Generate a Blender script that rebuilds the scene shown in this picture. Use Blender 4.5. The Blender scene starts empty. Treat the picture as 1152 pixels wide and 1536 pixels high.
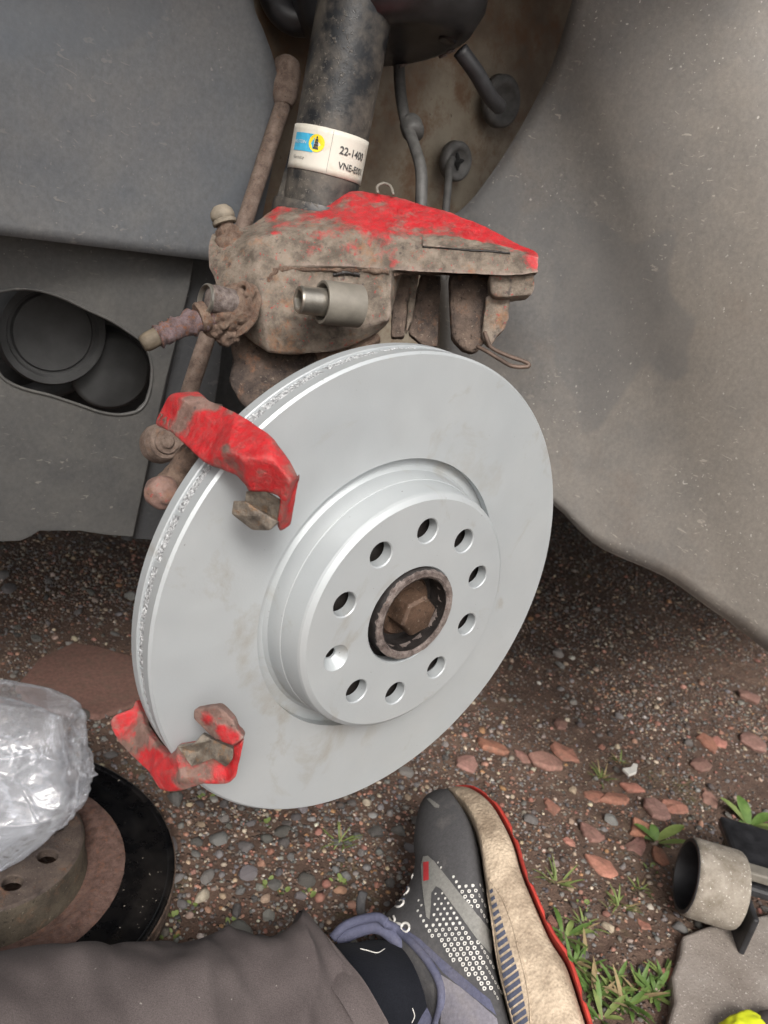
import bpy, bmesh, math, random
from mathutils import Vector, Matrix, noise, geometry
from mathutils.bvhtree import BVHTree
import numpy as np
random.seed(7); rng = np.random.default_rng(7)
R = math.radians
scene = bpy.context.scene
col = scene.collection

# ------------------------------------------------------------------ camera
CAM = Vector((-0.326, -0.331, 0.553))
RT = Vector((0.759470, -0.613008, 0.217775))
DN = Vector((-0.029585, -0.366959, -0.929767))
FW = Vector((0.649869, 0.699687, -0.296830))
FPX = 1194.62
cd = bpy.data.cameras.new('camera'); cam = bpy.data.objects.new('camera', cd); col.objects.link(cam)
cam.matrix_world = Matrix(((RT.x, -DN.x, -FW.x, CAM.x), (RT.y, -DN.y, -FW.y, CAM.y), (RT.z, -DN.z, -FW.z, CAM.z), (0, 0, 0, 1)))
cd.sensor_fit = 'VERTICAL'; cd.sensor_height = 36.0; cd.lens = FPX / 1536 * 36
cd.clip_start = 0.02; cd.clip_end = 300
cd.dof.use_dof = True; cd.dof.focus_distance = 0.50; cd.dof.aperture_fstop = 14
scene.camera = cam
scene.render.resolution_x = 768; scene.render.resolution_y = 1024

# ------------------------------------------------------------------ light
SUN_EL, SUN_AZ = R(40), R(214)           # high, soft, from the street side behind the camera
world = bpy.data.worlds.new('World'); scene.world = world; world.use_nodes = True
wt = world.node_tree; wt.nodes.clear()
sky = wt.nodes.new('ShaderNodeTexSky'); sky.sky_type = 'NISHITA'; sky.sun_disc = False
sky.sun_elevation = SUN_EL; sky.sun_rotation = SUN_AZ; sky.air_density = 1.0; sky.dust_density = 6.0; sky.ozone_density = 0.6
hs = wt.nodes.new('ShaderNodeHueSaturation'); hs.inputs['Saturation'].default_value = 0.28
bg = wt.nodes.new('ShaderNodeBackground'); bg.inputs[1].default_value = 0.105
wo = wt.nodes.new('ShaderNodeOutputWorld')
wt.links.new(sky.outputs[0], hs.inputs['Color']); wt.links.new(hs.outputs[0], bg.inputs[0]); wt.links.new(bg.outputs[0], wo.inputs[0])
sd = bpy.data.lights.new('sun', 'SUN'); sd.energy = 1.5; sd.angle = R(18); sd.color = (1.0, 0.965, 0.92)
sun = bpy.data.objects.new('sun', sd); col.objects.link(sun)
sdir = Vector((math.sin(SUN_AZ) * math.cos(SUN_EL), math.cos(SUN_AZ) * math.cos(SUN_EL), math.sin(SUN_EL)))
sun.rotation_euler = sdir.to_track_quat('Z', 'Y').to_euler(); sun.location = sdir * 5
vs = scene.view_settings; vs.view_transform = 'Standard'; vs.look = 'None'; vs.gamma = 1.0; vs.exposure = 0.74
vs.use_curve_mapping = False

# ------------------------------------------------------------------ geometry helpers
def ray(px, py): return FW + RT * ((px - 576) / FPX) + DN * ((py - 768) / FPX)
def P(px, py, d=None, x=None, y=None, z=None):
    r = ray(px, py)
    if d is not None: t = d
    elif y is not None: t = (y - CAM.y) / r.y
    elif z is not None: t = (z - CAM.z) / r.z
    else: t = (x - CAM.x) / r.x
    return CAM + r * t
def camdir(x, y, z): return (RT * x + DN * y + FW * z).normalized()

def obj(name, bm, m, parent=None, smooth=False, loc=None):
    me = bpy.data.meshes.new(name)
    if isinstance(bm, bmesh.types.BMesh):
        bm.to_mesh(me); bm.free()
    else:
        me = bm
    me.materials.clear(); me.materials.append(m)
    if smooth: me.polygons.foreach_set('use_smooth', [True] * len(me.polygons))
    o = bpy.data.objects.new(name, me); col.objects.link(o)
    if parent: o.parent = parent
    return o
def thing(name, label, cat, group=None):
    o = bpy.data.objects.new(name, None); col.objects.link(o); o.empty_display_size = 0.02
    return tag(o, label, cat, group)
def tag(o, label, cat, group=None):
    o['label'] = label; o['category'] = cat
    if group: o['group'] = group
    return o
def struct(o): o['kind'] = 'structure'; return o
def put(root, loc):
    """move an Empty to the thing's base while its parts keep their places"""
    root.location = loc
    for c in root.children: c.matrix_parent_inverse = Matrix.Translation(-Vector(loc))
def bevel(o, w, seg=2, ang=28):
    b = o.modifiers.new('bevel', 'BEVEL'); b.width = w; b.segments = seg; b.limit_method = 'ANGLE'; b.angle_limit = R(ang); b.use_clamp_overlap = True
    return o
def smooth(o, ang=35):
    me = o.data; me.polygons.foreach_set('use_smooth', [True] * len(me.polygons))
    me.set_sharp_from_angle(angle=R(ang)); return o
def frame(axis, hint=Vector((0, 0, 1))):
    a = Vector(axis).normalized()
    if abs(a.dot(hint)) > 0.98: hint = Vector((0, 1, 0))
    u = hint.cross(a).normalized(); v = a.cross(u)
    return u, v, a
def lathe_bm(prof, origin, axis, seg=64, closed=False, ang0=0, rough=0.0):
    """profile [(r, h)] turned about axis through origin"""
    bm = bmesh.new(); u, v, a = frame(axis); O = Vector(origin); rows = []
    for (r, h) in prof:
        if r < 1e-6: rows.append([bm.verts.new(O + a * h)]); continue
        row = []
        for i in range(seg):
            t = 2 * math.pi * i / seg + ang0
            rr = r
            if rough: rr += rough * noise.noise(Vector((math.cos(t) * r * 300, math.sin(t) * r * 300, h * 300)))
            row.append(bm.verts.new(O + a * h + (u * math.cos(t) + v * math.sin(t)) * rr))
        rows.append(row)
    if closed: rows.append(rows[0])
    for A, B in zip(rows[:-1], rows[1:]):
        for i in range(seg):
            j = (i + 1) % seg
            if len(A) == 1 and len(B) == 1: continue
            if len(A) == 1: bm.faces.new((A[0], B[i], B[j]))
            elif len(B) == 1: bm.faces.new((A[i], B[0], A[j]))
            else: bm.faces.new((A[i], B[i], B[j], A[j]))
    bmesh.ops.recalc_face_normals(bm, faces=bm.faces)
    return bm
def tube_bm(pts, rad, seg=12, cap=True, wob=0.0, bm=None, flat=1.0):
    own = bm is None
    if own: bm = bmesh.new()
    pts = [Vector(p) for p in pts]; n = len(pts); rows = []
    if not hasattr(rad, '__len__'): rad = [rad] * n
    ref = None
    for i, p in enumerate(pts):
        t = (pts[min(i + 1, n - 1)] - pts[max(i - 1, 0)]).normalized()
        if ref is None: u = frame(t)[0]
        else: u = (ref - t * ref.dot(t)).normalized()
        ref = u; v = t.cross(u); row = []
        for k in range(seg):
            a = 2 * math.pi * k / seg; rr = rad[i]
            d = u * math.cos(a) + v * math.sin(a) * flat
            if wob: rr *= 1 + wob * noise.noise((p + d * rad[i]) * (0.9 / max(rad[i], 1e-4)))
            row.append(bm.verts.new(p + d * rr))
        rows.append(row)
    for A, B in zip(rows[:-1], rows[1:]):
        for k in range(seg): bm.faces.new((A[k], A[(k + 1) % seg], B[(k + 1) % seg], B[k]))
    if cap: bm.faces.new(rows[0][::-1]); bm.faces.new(rows[-1])
    if own: bmesh.ops.recalc_face_normals(bm, faces=bm.faces)
    return bm
def curve(pts, n=24):
    """Catmull-Rom through points"""
    pts = [Vector(p) for p in pts]; q = [pts[0] * 2 - pts[1]] + pts + [pts[-1] * 2 - pts[-2]]; out = []
    m = len(pts) - 1
    for s in range(n + 1):
        f = s / n * m; i = min(int(f), m - 1); t = f - i; a, b, c, d = q[i:i + 4]
        out.append(0.5 * ((2 * b) + (c - a) * t + (2 * a - 5 * b + 4 * c - d) * t * t + (3 * b - a - 3 * c + d) * t ** 3))
    return out
def solid_bm(V, F, back, shrink=0.94):
    """visible shell faces F over points V, closed behind by a copy of its boundary moved along `back`"""
    bm = bmesh.new(); vs_ = [bm.verts.new(v) for v in V]
    for f in F:
        bm.faces.new([vs_[i] for i in f])
    bmesh.ops.recalc_face_normals(bm, faces=bm.faces)
    used = [v for v in vs_ if v.link_faces]
    c = sum((v.co for v in used), Vector()) / len(used); back = Vector(back)
    be = [e for e in bm.edges if e.is_boundary]
    mp = {}
    for e in be:
        for v in e.verts:
            if v not in mp: mp[v] = bm.verts.new(c + (v.co - c) * shrink + back)
    for e in be: 
        a, b = e.verts; bm.faces.new((a, b, mp[b], mp[a]))
    bb = [e for e in bm.edges if e.is_boundary]
    bmesh.ops.edgeloop_fill(bm, edges=bb)
    bmesh.ops.recalc_face_normals(bm, faces=bm.faces)
    big = [f for f in bm.faces if len(f.verts) > 4]
    bmesh.ops.triangulate(bm, faces=big)
    bmesh.ops.recalc_face_normals(bm, faces=bm.faces)
    return bm
def poly_solid(name, pts, back, m, parent=None, bev=0.001, shrink=1.0):
    o = obj(name, solid_bm(pts, [list(range(len(pts)))], back, shrink), m, parent)
    if bev: bevel(o, bev)
    return o
def grid_bm(rows):
    bm = bmesh.new(); g = [[bm.verts.new(p) for p in r] for r in rows]
    for A, B in zip(g[:-1], g[1:]):
        for i in range(len(A) - 1): bm.faces.new((A[i], A[i + 1], B[i + 1], B[i]))
    bmesh.ops.recalc_face_normals(bm, faces=bm.faces)
    return bm
def spline_grid(rows, nu, nv):
    rr = [curve(r, nu) for r in rows]
    cols_ = [curve([r[i] for r in rr], nv) for i in range(nu + 1)]
    return [[cols_[i][j] for i in range(nu + 1)] for j in range(nv + 1)]
def apply_mods(o):
    dg = bpy.context.evaluated_depsgraph_get(); me = bpy.data.meshes.new_from_object(o.evaluated_get(dg))
    old = o.data; o.modifiers.clear(); o.data = me; return o
def bvh_of(o):
    dg = bpy.context.evaluated_depsgraph_get(); ev = o.evaluated_get(dg); me = ev.to_mesh()
    t = BVHTree.FromPolygons([o.matrix_world @ v.co for v in me.vertices], [list(p.vertices) for p in me.polygons]); ev.to_mesh_clear(); return t
def skin_patch(name, poly, tree, m, parent, lift=0.0004, step=4.0, thick=0.0003):
    """a flat print or thin applied piece laid onto a surface: outline found on the surface, filled finely"""
    pts = []
    for i, a in enumerate(poly):
        b = poly[(i + 1) % len(poly)]; n = max(1, int(math.dist(a, b) / step))
        for k in range(n): pts.append(Vector((a[0] + (b[0] - a[0]) * k / n, a[1] + (b[1] - a[1]) * k / n)))
    nb = len(pts); xs = [p.x for p in pts]; ys = [p.y for p in pts]
    gx = min(xs) + step / 2
    ins = []
    while gx < max(xs):
        gy = min(ys) + step / 2
        while gy < max(ys):
            q = Vector((gx, gy)); c = False; j = nb - 1
            for i in range(nb):
                if (pts[i].y > gy) != (pts[j].y > gy) and gx < (pts[j].x - pts[i].x) * (gy - pts[i].y) / (pts[j].y - pts[i].y) + pts[i].x: c = not c
                j = i
            if c and min((q - p).length for p in pts) > step * 0.4: ins.append(q)
            gy += step
        gx += step
    r = geometry.delaunay_2d_cdt(pts + ins, [(i, (i + 1) % nb) for i in range(nb)], [], 1, 1e-6)
    bm = bmesh.new(); vv = []
    for p in r[0]:
        h = tree.ray_cast(CAM, ray(p.x, p.y))
        if h[0] is None: h = tree.find_nearest(P(p.x, p.y, d=0.62))
        vv.append(bm.verts.new(h[0] + (h[1] if h[1].dot(FW) < 0 else -h[1]) * lift))
    for f in r[2]:
        try: bm.faces.new([vv[i] for i in f])
        except ValueError: pass
    bmesh.ops.recalc_face_normals(bm, faces=bm.faces)
    if bm.faces and sum(f.normal.dot(FW) for f in bm.faces) > 0: bmesh.ops.reverse_faces(bm, faces=bm.faces)
    return obj(name, bm, m, parent, smooth=True)

# ------------------------------------------------------------------ material helpers
class NT:
    def __init__(s, name):
        s.m = bpy.data.materials.new(name); s.m.use_nodes = True; s.t = s.m.node_tree; s.t.nodes.clear()
        s.out = s.t.nodes.new('ShaderNodeOutputMaterial'); s.b = s.t.nodes.new('ShaderNodeBsdfPrincipled')
        s.t.links.new(s.b.outputs[0], s.out.inputs[0]); s.tc = s.t.nodes.new('ShaderNodeTexCoord')
    def n(s, ty, **kw):
        q = s.t.nodes.new('ShaderNode' + ty)
        for k, v in kw.items():
            if k.startswith('i_'):
                kk = k[2:]; q.inputs[int(kk) if kk.isdigit() else kk.replace('_', ' ')].default_value = v
            else: setattr(q, k, v)
        return q
    def l(s, a, b): s.t.links.new(a, b)
    def noise(s, scale, detail=4, rough=0.6, stretch=None, dist=0.0, off=0.0):
        q = s.n('TexNoise', i_Scale=scale, i_Detail=detail, i_Roughness=rough, i_Distortion=dist)
        src = s.tc.outputs['Object']
        if stretch or off:
            mp = s.n('Mapping'); mp.inputs['Scale'].default_value = stretch or (1, 1, 1); mp.inputs['Location'].default_value = (off, off * 0.7, off * 1.3)
            s.l(src, mp.inputs[0]); src = mp.outputs[0]
        s.l(src, q.inputs['Vector']); return q.outputs['Fac']
    def ramp(s, fac, stops, interp='LINEAR'):
        q = s.n('ValToRGB'); q.color_ramp.interpolation = interp; e = q.color_ramp.elements
        while len(e) > len(stops): e.remove(e[-1])
        while len(e) < len(stops): e.new(0.5)
        for el, (p, c) in zip(e, stops):
            el.position = p; el.color = (c, c, c, 1) if not hasattr(c, '__len__') else (*c, 1)
        s.l(fac, q.inputs[0]); return q.outputs[0]
    def mix(s, fac, a, b, mode='MIX'):
        q = s.n('MixRGB', blend_type=mode)
        for k, v in ((0, fac), (1, a), (2, b)):
            if isinstance(v, (int, float)): q.inputs[k].default_value = v if k == 0 else (v, v, v, 1)
            elif hasattr(v, '__len__'): q.inputs[k].default_value = (*v, 1)
            else: s.l(v, q.inputs[k])
        return q.outputs[0]
    def math(s, op, a, b=0.0):
        q = s.n('Math', operation=op)
        for k, v in ((0, a), (1, b)):
            if isinstance(v, (int, float)): q.inputs[k].default_value = v
            else: s.l(v, q.inputs[k])
        return q.outputs[0]
    def attr(s, name): return s.n('Attribute', attribute_name=name).outputs['Fac']
    def set(s, base=None, rough=None, metal=None, bump=None, bdist=0.001, bstr=0.6, **kw):
        for k, v in (('Base Color', base), ('Roughness', rough), ('Metallic', metal)):
            if v is None: continue
            if isinstance(v, (int, float)): s.b.inputs[k].default_value = v
            elif hasattr(v, '__len__'): s.b.inputs[k].default_value = (*v, 1)
            else: s.l(v, s.b.inputs[k])
        if bump is not None:
            q = s.n('Bump'); q.inputs['Distance'].default_value = bdist; q.inputs['Strength'].default_value = bstr
            s.l(bump, q.inputs['Height']); s.l(q.outputs[0], s.b.inputs['Normal'])
        for k, v in kw.items(): s.b.inputs[k.replace('_', ' ')].default_value = v
        return s.m

M = {}
def simple(key, c, rough=0.6, metal=0.0, var=0.25, scale=120, bump=0.25, bdist=0.0006, **kw):
    n = NT(key); f = n.noise(scale, 5); c2 = tuple(x * (1 - var) for x in c); c3 = tuple(min(1, x * (1 + var)) for x in c)
    M[key] = n.set(n.ramp(f, [(0.3, c2), (0.7, c3)]), rough, metal, n.noise(scale * 4, 3), bdist, bump, **kw)
def rust(key, c1, c2, c3, scale=60, spots=0.62, rough=0.85, bdist=0.0012, metal=0.0):
    n = NT(key); dk = tuple(x * 0.45 for x in c1); lt = tuple(min(1, x * 1.35) for x in c2)
    a = n.ramp(n.noise(scale, 9, 0.72), [(0.28, dk), (0.42, c1), (0.58, c2), (0.74, lt)])
    o = n.ramp(n.noise(scale * 1.7, 8, 0.75, off=3.1), [(spots - .06, 0.0), (spots + 0.06, 0.9)])
    c = n.mix(o, a, c3)
    sp = n.ramp(n.noise(scale * 9, 3, 0.6, off=7), [(0.64, 0.0), (0.70, 1.0)])
    c = n.mix(n.math('MULTIPLY', sp, 0.4), c, (0.34, 0.29, 0.23))
    pit = n.ramp(n.noise(scale * 7, 3, 0.6, off=17), [(0.30, 1.0), (0.37, 0.0)])
    c = n.mix(n.math('MULTIPLY', pit, 0.7), c, tuple(x * 0.3 for x in c1))
    h = n.math('ADD', n.noise(scale * 3, 8, 0.75), n.math('ADD', n.math('MULTIPLY', n.noise(scale * 12, 4, 0.7), 0.6), n.math('MULTIPLY', pit, -0.5)))
    M[key] = n.set(c, rough, metal, h, bdist, 1.0)
def red_cast(key, red, grime, grime2, rusty, bias, scale=45):
    """red brush paint worn off cast iron; the vertex attribute 'paint' says where paint is left"""
    n = NT(key); pa = n.attr('paint')
    k = n.math('ADD', n.math('MULTIPLY', n.noise(scale, 8, 0.72), 1.3), n.math('ADD', pa, bias))
    mask = n.ramp(k, [(0.78, 0.0), (0.93, 0.6), (1.06, 1.0)])
    rc = n.ramp(n.noise(scale * 2.2, 5), [(0.3, tuple(x * 0.7 for x in red)), (0.55, red), (0.8, tuple(min(1, x * 1.15 + 0.02) for x in red))])
    dust = n.ramp(n.noise(scale * 5, 6, 0.7, off=5), [(0.42, 0.0), (0.75, 0.6)])
    rc = n.mix(dust, rc, (0.22, 0.10, 0.088))
    g = n.ramp(n.noise(scale * 1.4, 7, 0.7, off=2), [(0.25, tuple(x * 0.65 for x in grime)), (0.40, grime), (0.60, grime2), (0.78, tuple(x * 1.2 for x in grime2))])
    ru = n.ramp(n.noise(scale * 0.7, 9, 0.78, off=9), [(0.55, 0.0), (0.70, 0.85)])
    g = n.mix(ru, g, rusty)
    fl = n.ramp(n.noise(scale * 6, 4, 0.6, off=4), [(0.63, 0.0), (0.67, 1.0)])
    g = n.mix(n.math('MULTIPLY', fl, 0.55), g, tuple(x * 0.75 for x in red))
    dk = n.ramp(n.noise(scale * 2.6, 5, 0.6, off=12), [(0.30, 0.75), (0.40, 0.0)])
    g = n.mix(dk, g, (0.035, 0.028, 0.028))
    c = n.mix(mask, g, rc)
    ge = n.n('NewGeometry'); wear = n.math('MULTIPLY', n.ramp(ge.outputs['Pointiness'], [(0.515, 0.0), (0.60, 1.0)]), n.ramp(n.noise(scale * 4, 5, 0.7, off=15), [(0.35, 0.0), (0.6, 0.7)]))
    c = n.mix(wear, c, (0.36, 0.27, 0.24))
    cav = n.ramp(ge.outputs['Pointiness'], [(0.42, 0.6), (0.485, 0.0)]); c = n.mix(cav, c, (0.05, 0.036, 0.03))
    h = n.math('ADD', n.math('ADD', n.noise(scale * 5, 8, 0.75), n.math('MULTIPLY', n.noise(scale * 16, 4, 0.7), 0.45)), n.math('MULTIPLY', mask, 0.3))
    rgh = n.ramp(mask, [(0, 0.8), (1, 0.48)])
    M[key] = n.set(c, rgh, 0, h, 0.0011, 0.9)

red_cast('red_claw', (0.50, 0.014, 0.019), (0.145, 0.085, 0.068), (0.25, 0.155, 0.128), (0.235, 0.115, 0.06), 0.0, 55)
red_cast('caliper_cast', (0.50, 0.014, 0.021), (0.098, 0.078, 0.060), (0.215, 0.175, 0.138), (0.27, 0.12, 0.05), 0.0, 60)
rust('rust_brown', (0.085, 0.056, 0.042), (0.17, 0.115, 0.085), (0.24, 0.115, 0.06), 70, 0.64)
rust('rust_dark', (0.05, 0.036, 0.03), (0.12, 0.085, 0.065), (0.18, 0.09, 0.05), 50, 0.62)  # dark rust; also stands in for shade in the claw gap and on the web
rust('rust_crust', (0.20, 0.125, 0.09), (0.33, 0.235, 0.175), (0.34, 0.15, 0.075), 130, 0.60, bdist=0.003)
rust('rust_seam', (0.19, 0.10, 0.05), (0.32, 0.19, 0.10), (0.36, 0.15, 0.05), 160, 0.55, bdist=0.002)
rust('rust_purple', (0.17, 0.11, 0.105), (0.30, 0.22, 0.23), (0.36, 0.14, 0.06), 150, 0.56, bdist=0.003)
rust('bolt_brown', (0.055, 0.033, 0.022), (0.105, 0.064, 0.043), (0.15, 0.095, 0.065), 60, 0.66, 0.5, 0.0004, 0.3)
rust('hub_rim', (0.13, 0.10, 0.09), (0.27, 0.225, 0.205), (0.16, 0.095, 0.07), 160, 0.62, 0.6, 0.0010, 0.35)
rust('link_rust', (0.13, 0.09, 0.07), (0.21, 0.155, 0.125), (0.22, 0.12, 0.075), 110, 0.63)
rust('old_hat', (0.06, 0.042, 0.035), (0.105, 0.078, 0.062), (0.15, 0.07, 0.035), 55, 0.62, 0.6)
rust('old_hat_side', (0.055, 0.043, 0.03), (0.09, 0.072, 0.05), (0.15, 0.085, 0.05), 45, 0.60, 0.7)
rust('old_lip', (0.10, 0.054, 0.042), (0.165, 0.098, 0.078), (0.20, 0.095, 0.06), 110, 0.58, 0.9)

def m_disc():
    n = NT('disc_coat')
    f = n.noise(9, 5, 0.6); base = n.ramp(f, [(0.35, (0.390, 0.415, 0.428)), (0.65, (0.428, 0.449, 0.456))])
    st = n.ramp(n.noise(16, 7, 0.68, off=1.7, dist=0.6), [(0.565, 0.0), (0.70, 0.62)])
    c = n.mix(st, base, (0.30, 0.27, 0.22))
    st2 = n.ramp(n.noise(34, 6, 0.7, off=6.3), [(0.66, 0.0), (0.78, 0.4)])
    c = n.mix(st2, c, (0.33, 0.30, 0.26))
    sp = n.ramp(n.noise(520, 1, 0.4, off=11), [(0.79, 0.0), (0.81, 0.7)])
    c = n.mix(sp, c, (0.16, 0.15, 0.14))
    r = n.ramp(n.noise(60, 5), [(0.3, 0.42), (0.7, 0.58)])
    M['disc_coat'] = n.set(c, r, 0.35, n.noise(900, 3), 0.00012, 0.5)
m_disc()
def m_band():
    n = NT('disc_band'); f = n.noise(620, 3, 0.75)
    c = n.ramp(f, [(0.36, (0.16, 0.165, 0.17)), (0.5, (0.42, 0.43, 0.44)), (0.64, (0.80, 0.81, 0.82))])
    M['disc_band'] = n.set(c, 0.5, 0.25, n.noise(620, 3, 0.75), 0.0012, 1.0)
m_band()
def m_liner(key, dark, dust, amount, spec=1.0, mud=0.0):
    n = NT(key)
    a = n.noise(4.5, 4, 0.5); b = n.noise(30, 9, 0.72, off=2)
    k = n.math('ADD', n.math('MULTIPLY', a, 0.5), n.math('MULTIPLY', b, 0.34))
    if mud:                                   # road dirt is thrown most onto the outer, lower part of the sheet
        sx = n.n('SeparateXYZ'); n.l(n.tc.outputs['Object'], sx.inputs[0])
        g = n.math('ADD', n.math('MULTIPLY', sx.outputs[1], -1.0), n.math('MULTIPLY', sx.outputs[2], -0.12))
        k = n.math('ADD', k, n.math('MULTIPLY', n.math('ADD', g, 0.16), mud))
    c = n.mix(n.ramp(k, [(amount, 0.0), (amount + 0.34, 1.0)]), dark, dust)
    if mud:
        br = n.ramp(n.noise(11, 7, 0.68, off=27), [(0.54, 0.0), (0.70, 0.35)]); c = n.mix(br, c, (0.19, 0.15, 0.12))
    fine = n.ramp(n.noise(260, 5, 0.75, off=8), [(0.3, 0.84), (0.7, 1.16)])
    c = n.mix(1.0, c, fine, 'MULTIPLY')
    wipe = n.ramp(n.noise(6.5, 2, 0.45, off=21), [(0.575, 0.0), (0.595, 0.4)])
    c = n.mix(wipe, c, tuple(x * 1.05 for x in dark))
    zone = n.ramp(n.noise(6, 3, 0.5, off=14), [(0.44, 0.0), (0.62, 1.0)])
    s1 = n.ramp(n.noise(95, 2, 0.5, stretch=(1, 1, 2.6), off=4, dist=0.9), [(0.672, 0.0), (0.71, 1.0)]); s1 = n.math('MULTIPLY', s1, zone)
    c = n.mix(n.math('MULTIPLY', s1, 0.5 * spec), c, (0.42, 0.38, 0.33))
    s2 = n.ramp(n.noise(330, 1, 0.4, off=17), [(0.73, 0.0), (0.755, 1.0)]); s2 = n.math('MULTIPLY', s2, n.ramp(n.noise(9, 2, off=44), [(0.45, 0.1), (0.6, 1.0)]))
    c = n.mix(n.math('MULTIPLY', s2, 0.6 * spec), c, (0.50, 0.47, 0.43))
    h = n.math('ADD', n.noise(500, 4, 0.6), n.math('MULTIPLY', s1, 0.8))
    M[key] = n.set(c, n.ramp(b, [(0.3, 0.42), (0.7, 0.72)]), 0, h, 0.0003, 0.4)
m_liner('liner_right', (0.118, 0.119, 0.121), (0.225, 0.203, 0.178), 0.17, 1.3, 0.8)
m_liner('liner_left', (0.098, 0.108, 0.122), (0.165, 0.158, 0.148), 0.30, 0.4)
m_liner('liner_lower', (0.052, 0.053, 0.055), (0.105, 0.099, 0.088), 0.32, 0.4)
m_liner('liner_dark', (0.045, 0.047, 0.051), (0.055, 0.054, 0.051), 0.36, 0.3)
def m_panel():
    n = NT('metal_panel'); a = n.noise(7, 7, 0.62)
    c = n.ramp(a, [(0.30, (0.06, 0.042, 0.03)), (0.45, (0.15, 0.115, 0.082)), (0.60, (0.27, 0.235, 0.18)), (0.8, (0.13, 0.098, 0.07))])
    ru = n.ramp(n.noise(22, 9, 0.75, off=5), [(0.47, 0.0), (0.62, 0.85)])
    c = n.mix(ru, c, (0.15, 0.083, 0.045))
    d = n.ramp(n.noise(120, 3, 0.6, off=9), [(0.72, 0.0), (0.78, 0.7)])
    c = n.mix(d, c, (0.06, 0.045, 0.035))
    M['metal_panel'] = n.set(c, 0.75, 0, n.noise(90, 6, 0.65), 0.0009, 0.5)
m_panel()
def m_tube():
    n = NT('strut_tube')
    a = n.noise(30, 7, 0.7); dust = n.ramp(a, [(0.42, 0.0), (0.66, 0.85)])
    c = n.mix(dust, (0.012, 0.013, 0.015), (0.125, 0.108, 0.088))
    s = n.ramp(n.noise(300, 3, 0.65, off=3), [(0.58, 0.0), (0.64, 1.0)]); s = n.math('MULTIPLY', s, n.ramp(n.noise(24, 4, off=8), [(0.40, 0.0), (0.56, 1.0)]))
    c = n.mix(n.math('MULTIPLY', s, 0.26), c, (0.28, 0.24, 0.19))
    M['strut_tube'] = n.set(c, n.ramp(a, [(0.4, 0.28), (0.65, 0.7)]), 0, n.math('ADD', s, n.noise(200, 4)), 0.0005, 0.5)
m_tube()
simple('scuff', (0.06, 0.058, 0.06), 0.7)
simple('black_rubber', (0.022, 0.022, 0.024), 0.5, var=0.3)
simple('cup_black', (0.020, 0.020, 0.022), 0.38, var=0.6, scale=60)
simple('grommet', (0.085, 0.083, 0.08), 0.65, var=0.3)
simple('cable', (0.065, 0.063, 0.06), 0.6, var=0.35)
simple('sleeve_metal', (0.17, 0.155, 0.13), 0.58, 0.15, var=0.22, scale=70)
simple('bolt_steel', (0.42, 0.39, 0.34), 0.30, 0.85, var=0.25, scale=90)
simple('dark_hole', (0.008, 0.008, 0.008), 0.9, var=0.1)
simple('hub_black', (0.018, 0.015, 0.014), 0.5, var=0.5, scale=160, bump=0.5)
simple('hose_rubber', (0.105, 0.083, 0.058), 0.75, var=0.35, scale=140, bump=0.5)
simple('cap_rubber', (0.20, 0.17, 0.13), 0.75, var=0.25, scale=160, bump=0.5)
simple('wire', (0.11, 0.075, 0.058), 0.6, 0.3, var=0.35)
def m_oldblack():
    n = NT('disc_black'); sp_ = n.ramp(n.noise(300, 1, 0.4, off=3), [(0.765, 0.0), (0.785, 0.7)]); sm = n.ramp(n.noise(20, 7, 0.7), [(0.45, (0.003, 0.003, 0.0035)), (0.75, (0.014, 0.012, 0.011))])
    M['disc_black'] = n.set(n.mix(sp_, sm, (0.35, 0.31, 0.26)), n.ramp(n.noise(40, 5), [(0.3, 0.18), (0.7, 0.42)]), 0, n.noise(200, 3), 0.0002, 0.3)
m_oldblack()
simple('gearbox', (0.050, 0.050, 0.050), 0.6, var=0.3, scale=40)
simple('car_paint', (0.05, 0.05, 0.055), 0.4, var=0.05)
simple('underside', (0.03, 0.03, 0.03), 0.85, var=0.3)
rust('bare_metal', (0.10, 0.082, 0.066), (0.22, 0.19, 0.155), (0.25, 0.14, 0.07), 110, 0.58, 0.5, 0.0006, 0.35)

def m_fabric(key, c, c2, sc=1500, rough=0.95):
    n = NT(key); w = n.n('TexWave', wave_type='BANDS', i_Scale=sc / 6.0, i_Distortion=1.2, i_Detail=2.0); w.bands_direction = 'DIAGONAL'
    n.l(n.tc.outputs['Object'], w.inputs['Vector'])
    f = n.noise(14, 5, 0.6); cc = n.ramp(f, [(0.3, c), (0.7, c2)])
    fine = n.ramp(n.noise(sc, 2, 0.6), [(0.3, 0.75), (0.7, 1.25)])
    cc = n.mix(1.0, cc, fine, 'MULTIPLY')
    st = n.ramp(n.noise(11, 4, 0.6, off=6), [(0.66, 0.0), (0.74, 0.35)]); cc = n.mix(st, cc, (0.13, 0.075, 0.06))
    lint = n.ramp(n.noise(260, 1, 0.4, off=13), [(0.79, 0.0), (0.81, 0.6)]); cc = n.mix(lint, cc, (0.3, 0.28, 0.25))
    M[key] = n.set(cc, rough, 0, n.math('ADD', n.math('MULTIPLY', w.outputs['Fac'], 0.3), n.noise(sc, 2)), 0.0003, 0.4)
    n.b.inputs['Sheen Weight'].default_value = 0.02; n.b.inputs['Specular IOR Level'].default_value = 0.12
m_fabric('trouser', (0.072, 0.059, 0.058), (0.100, 0.084, 0.081))
m_fabric('sock', (0.006, 0.007, 0.010), (0.012, 0.013, 0.017), 1100)
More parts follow.
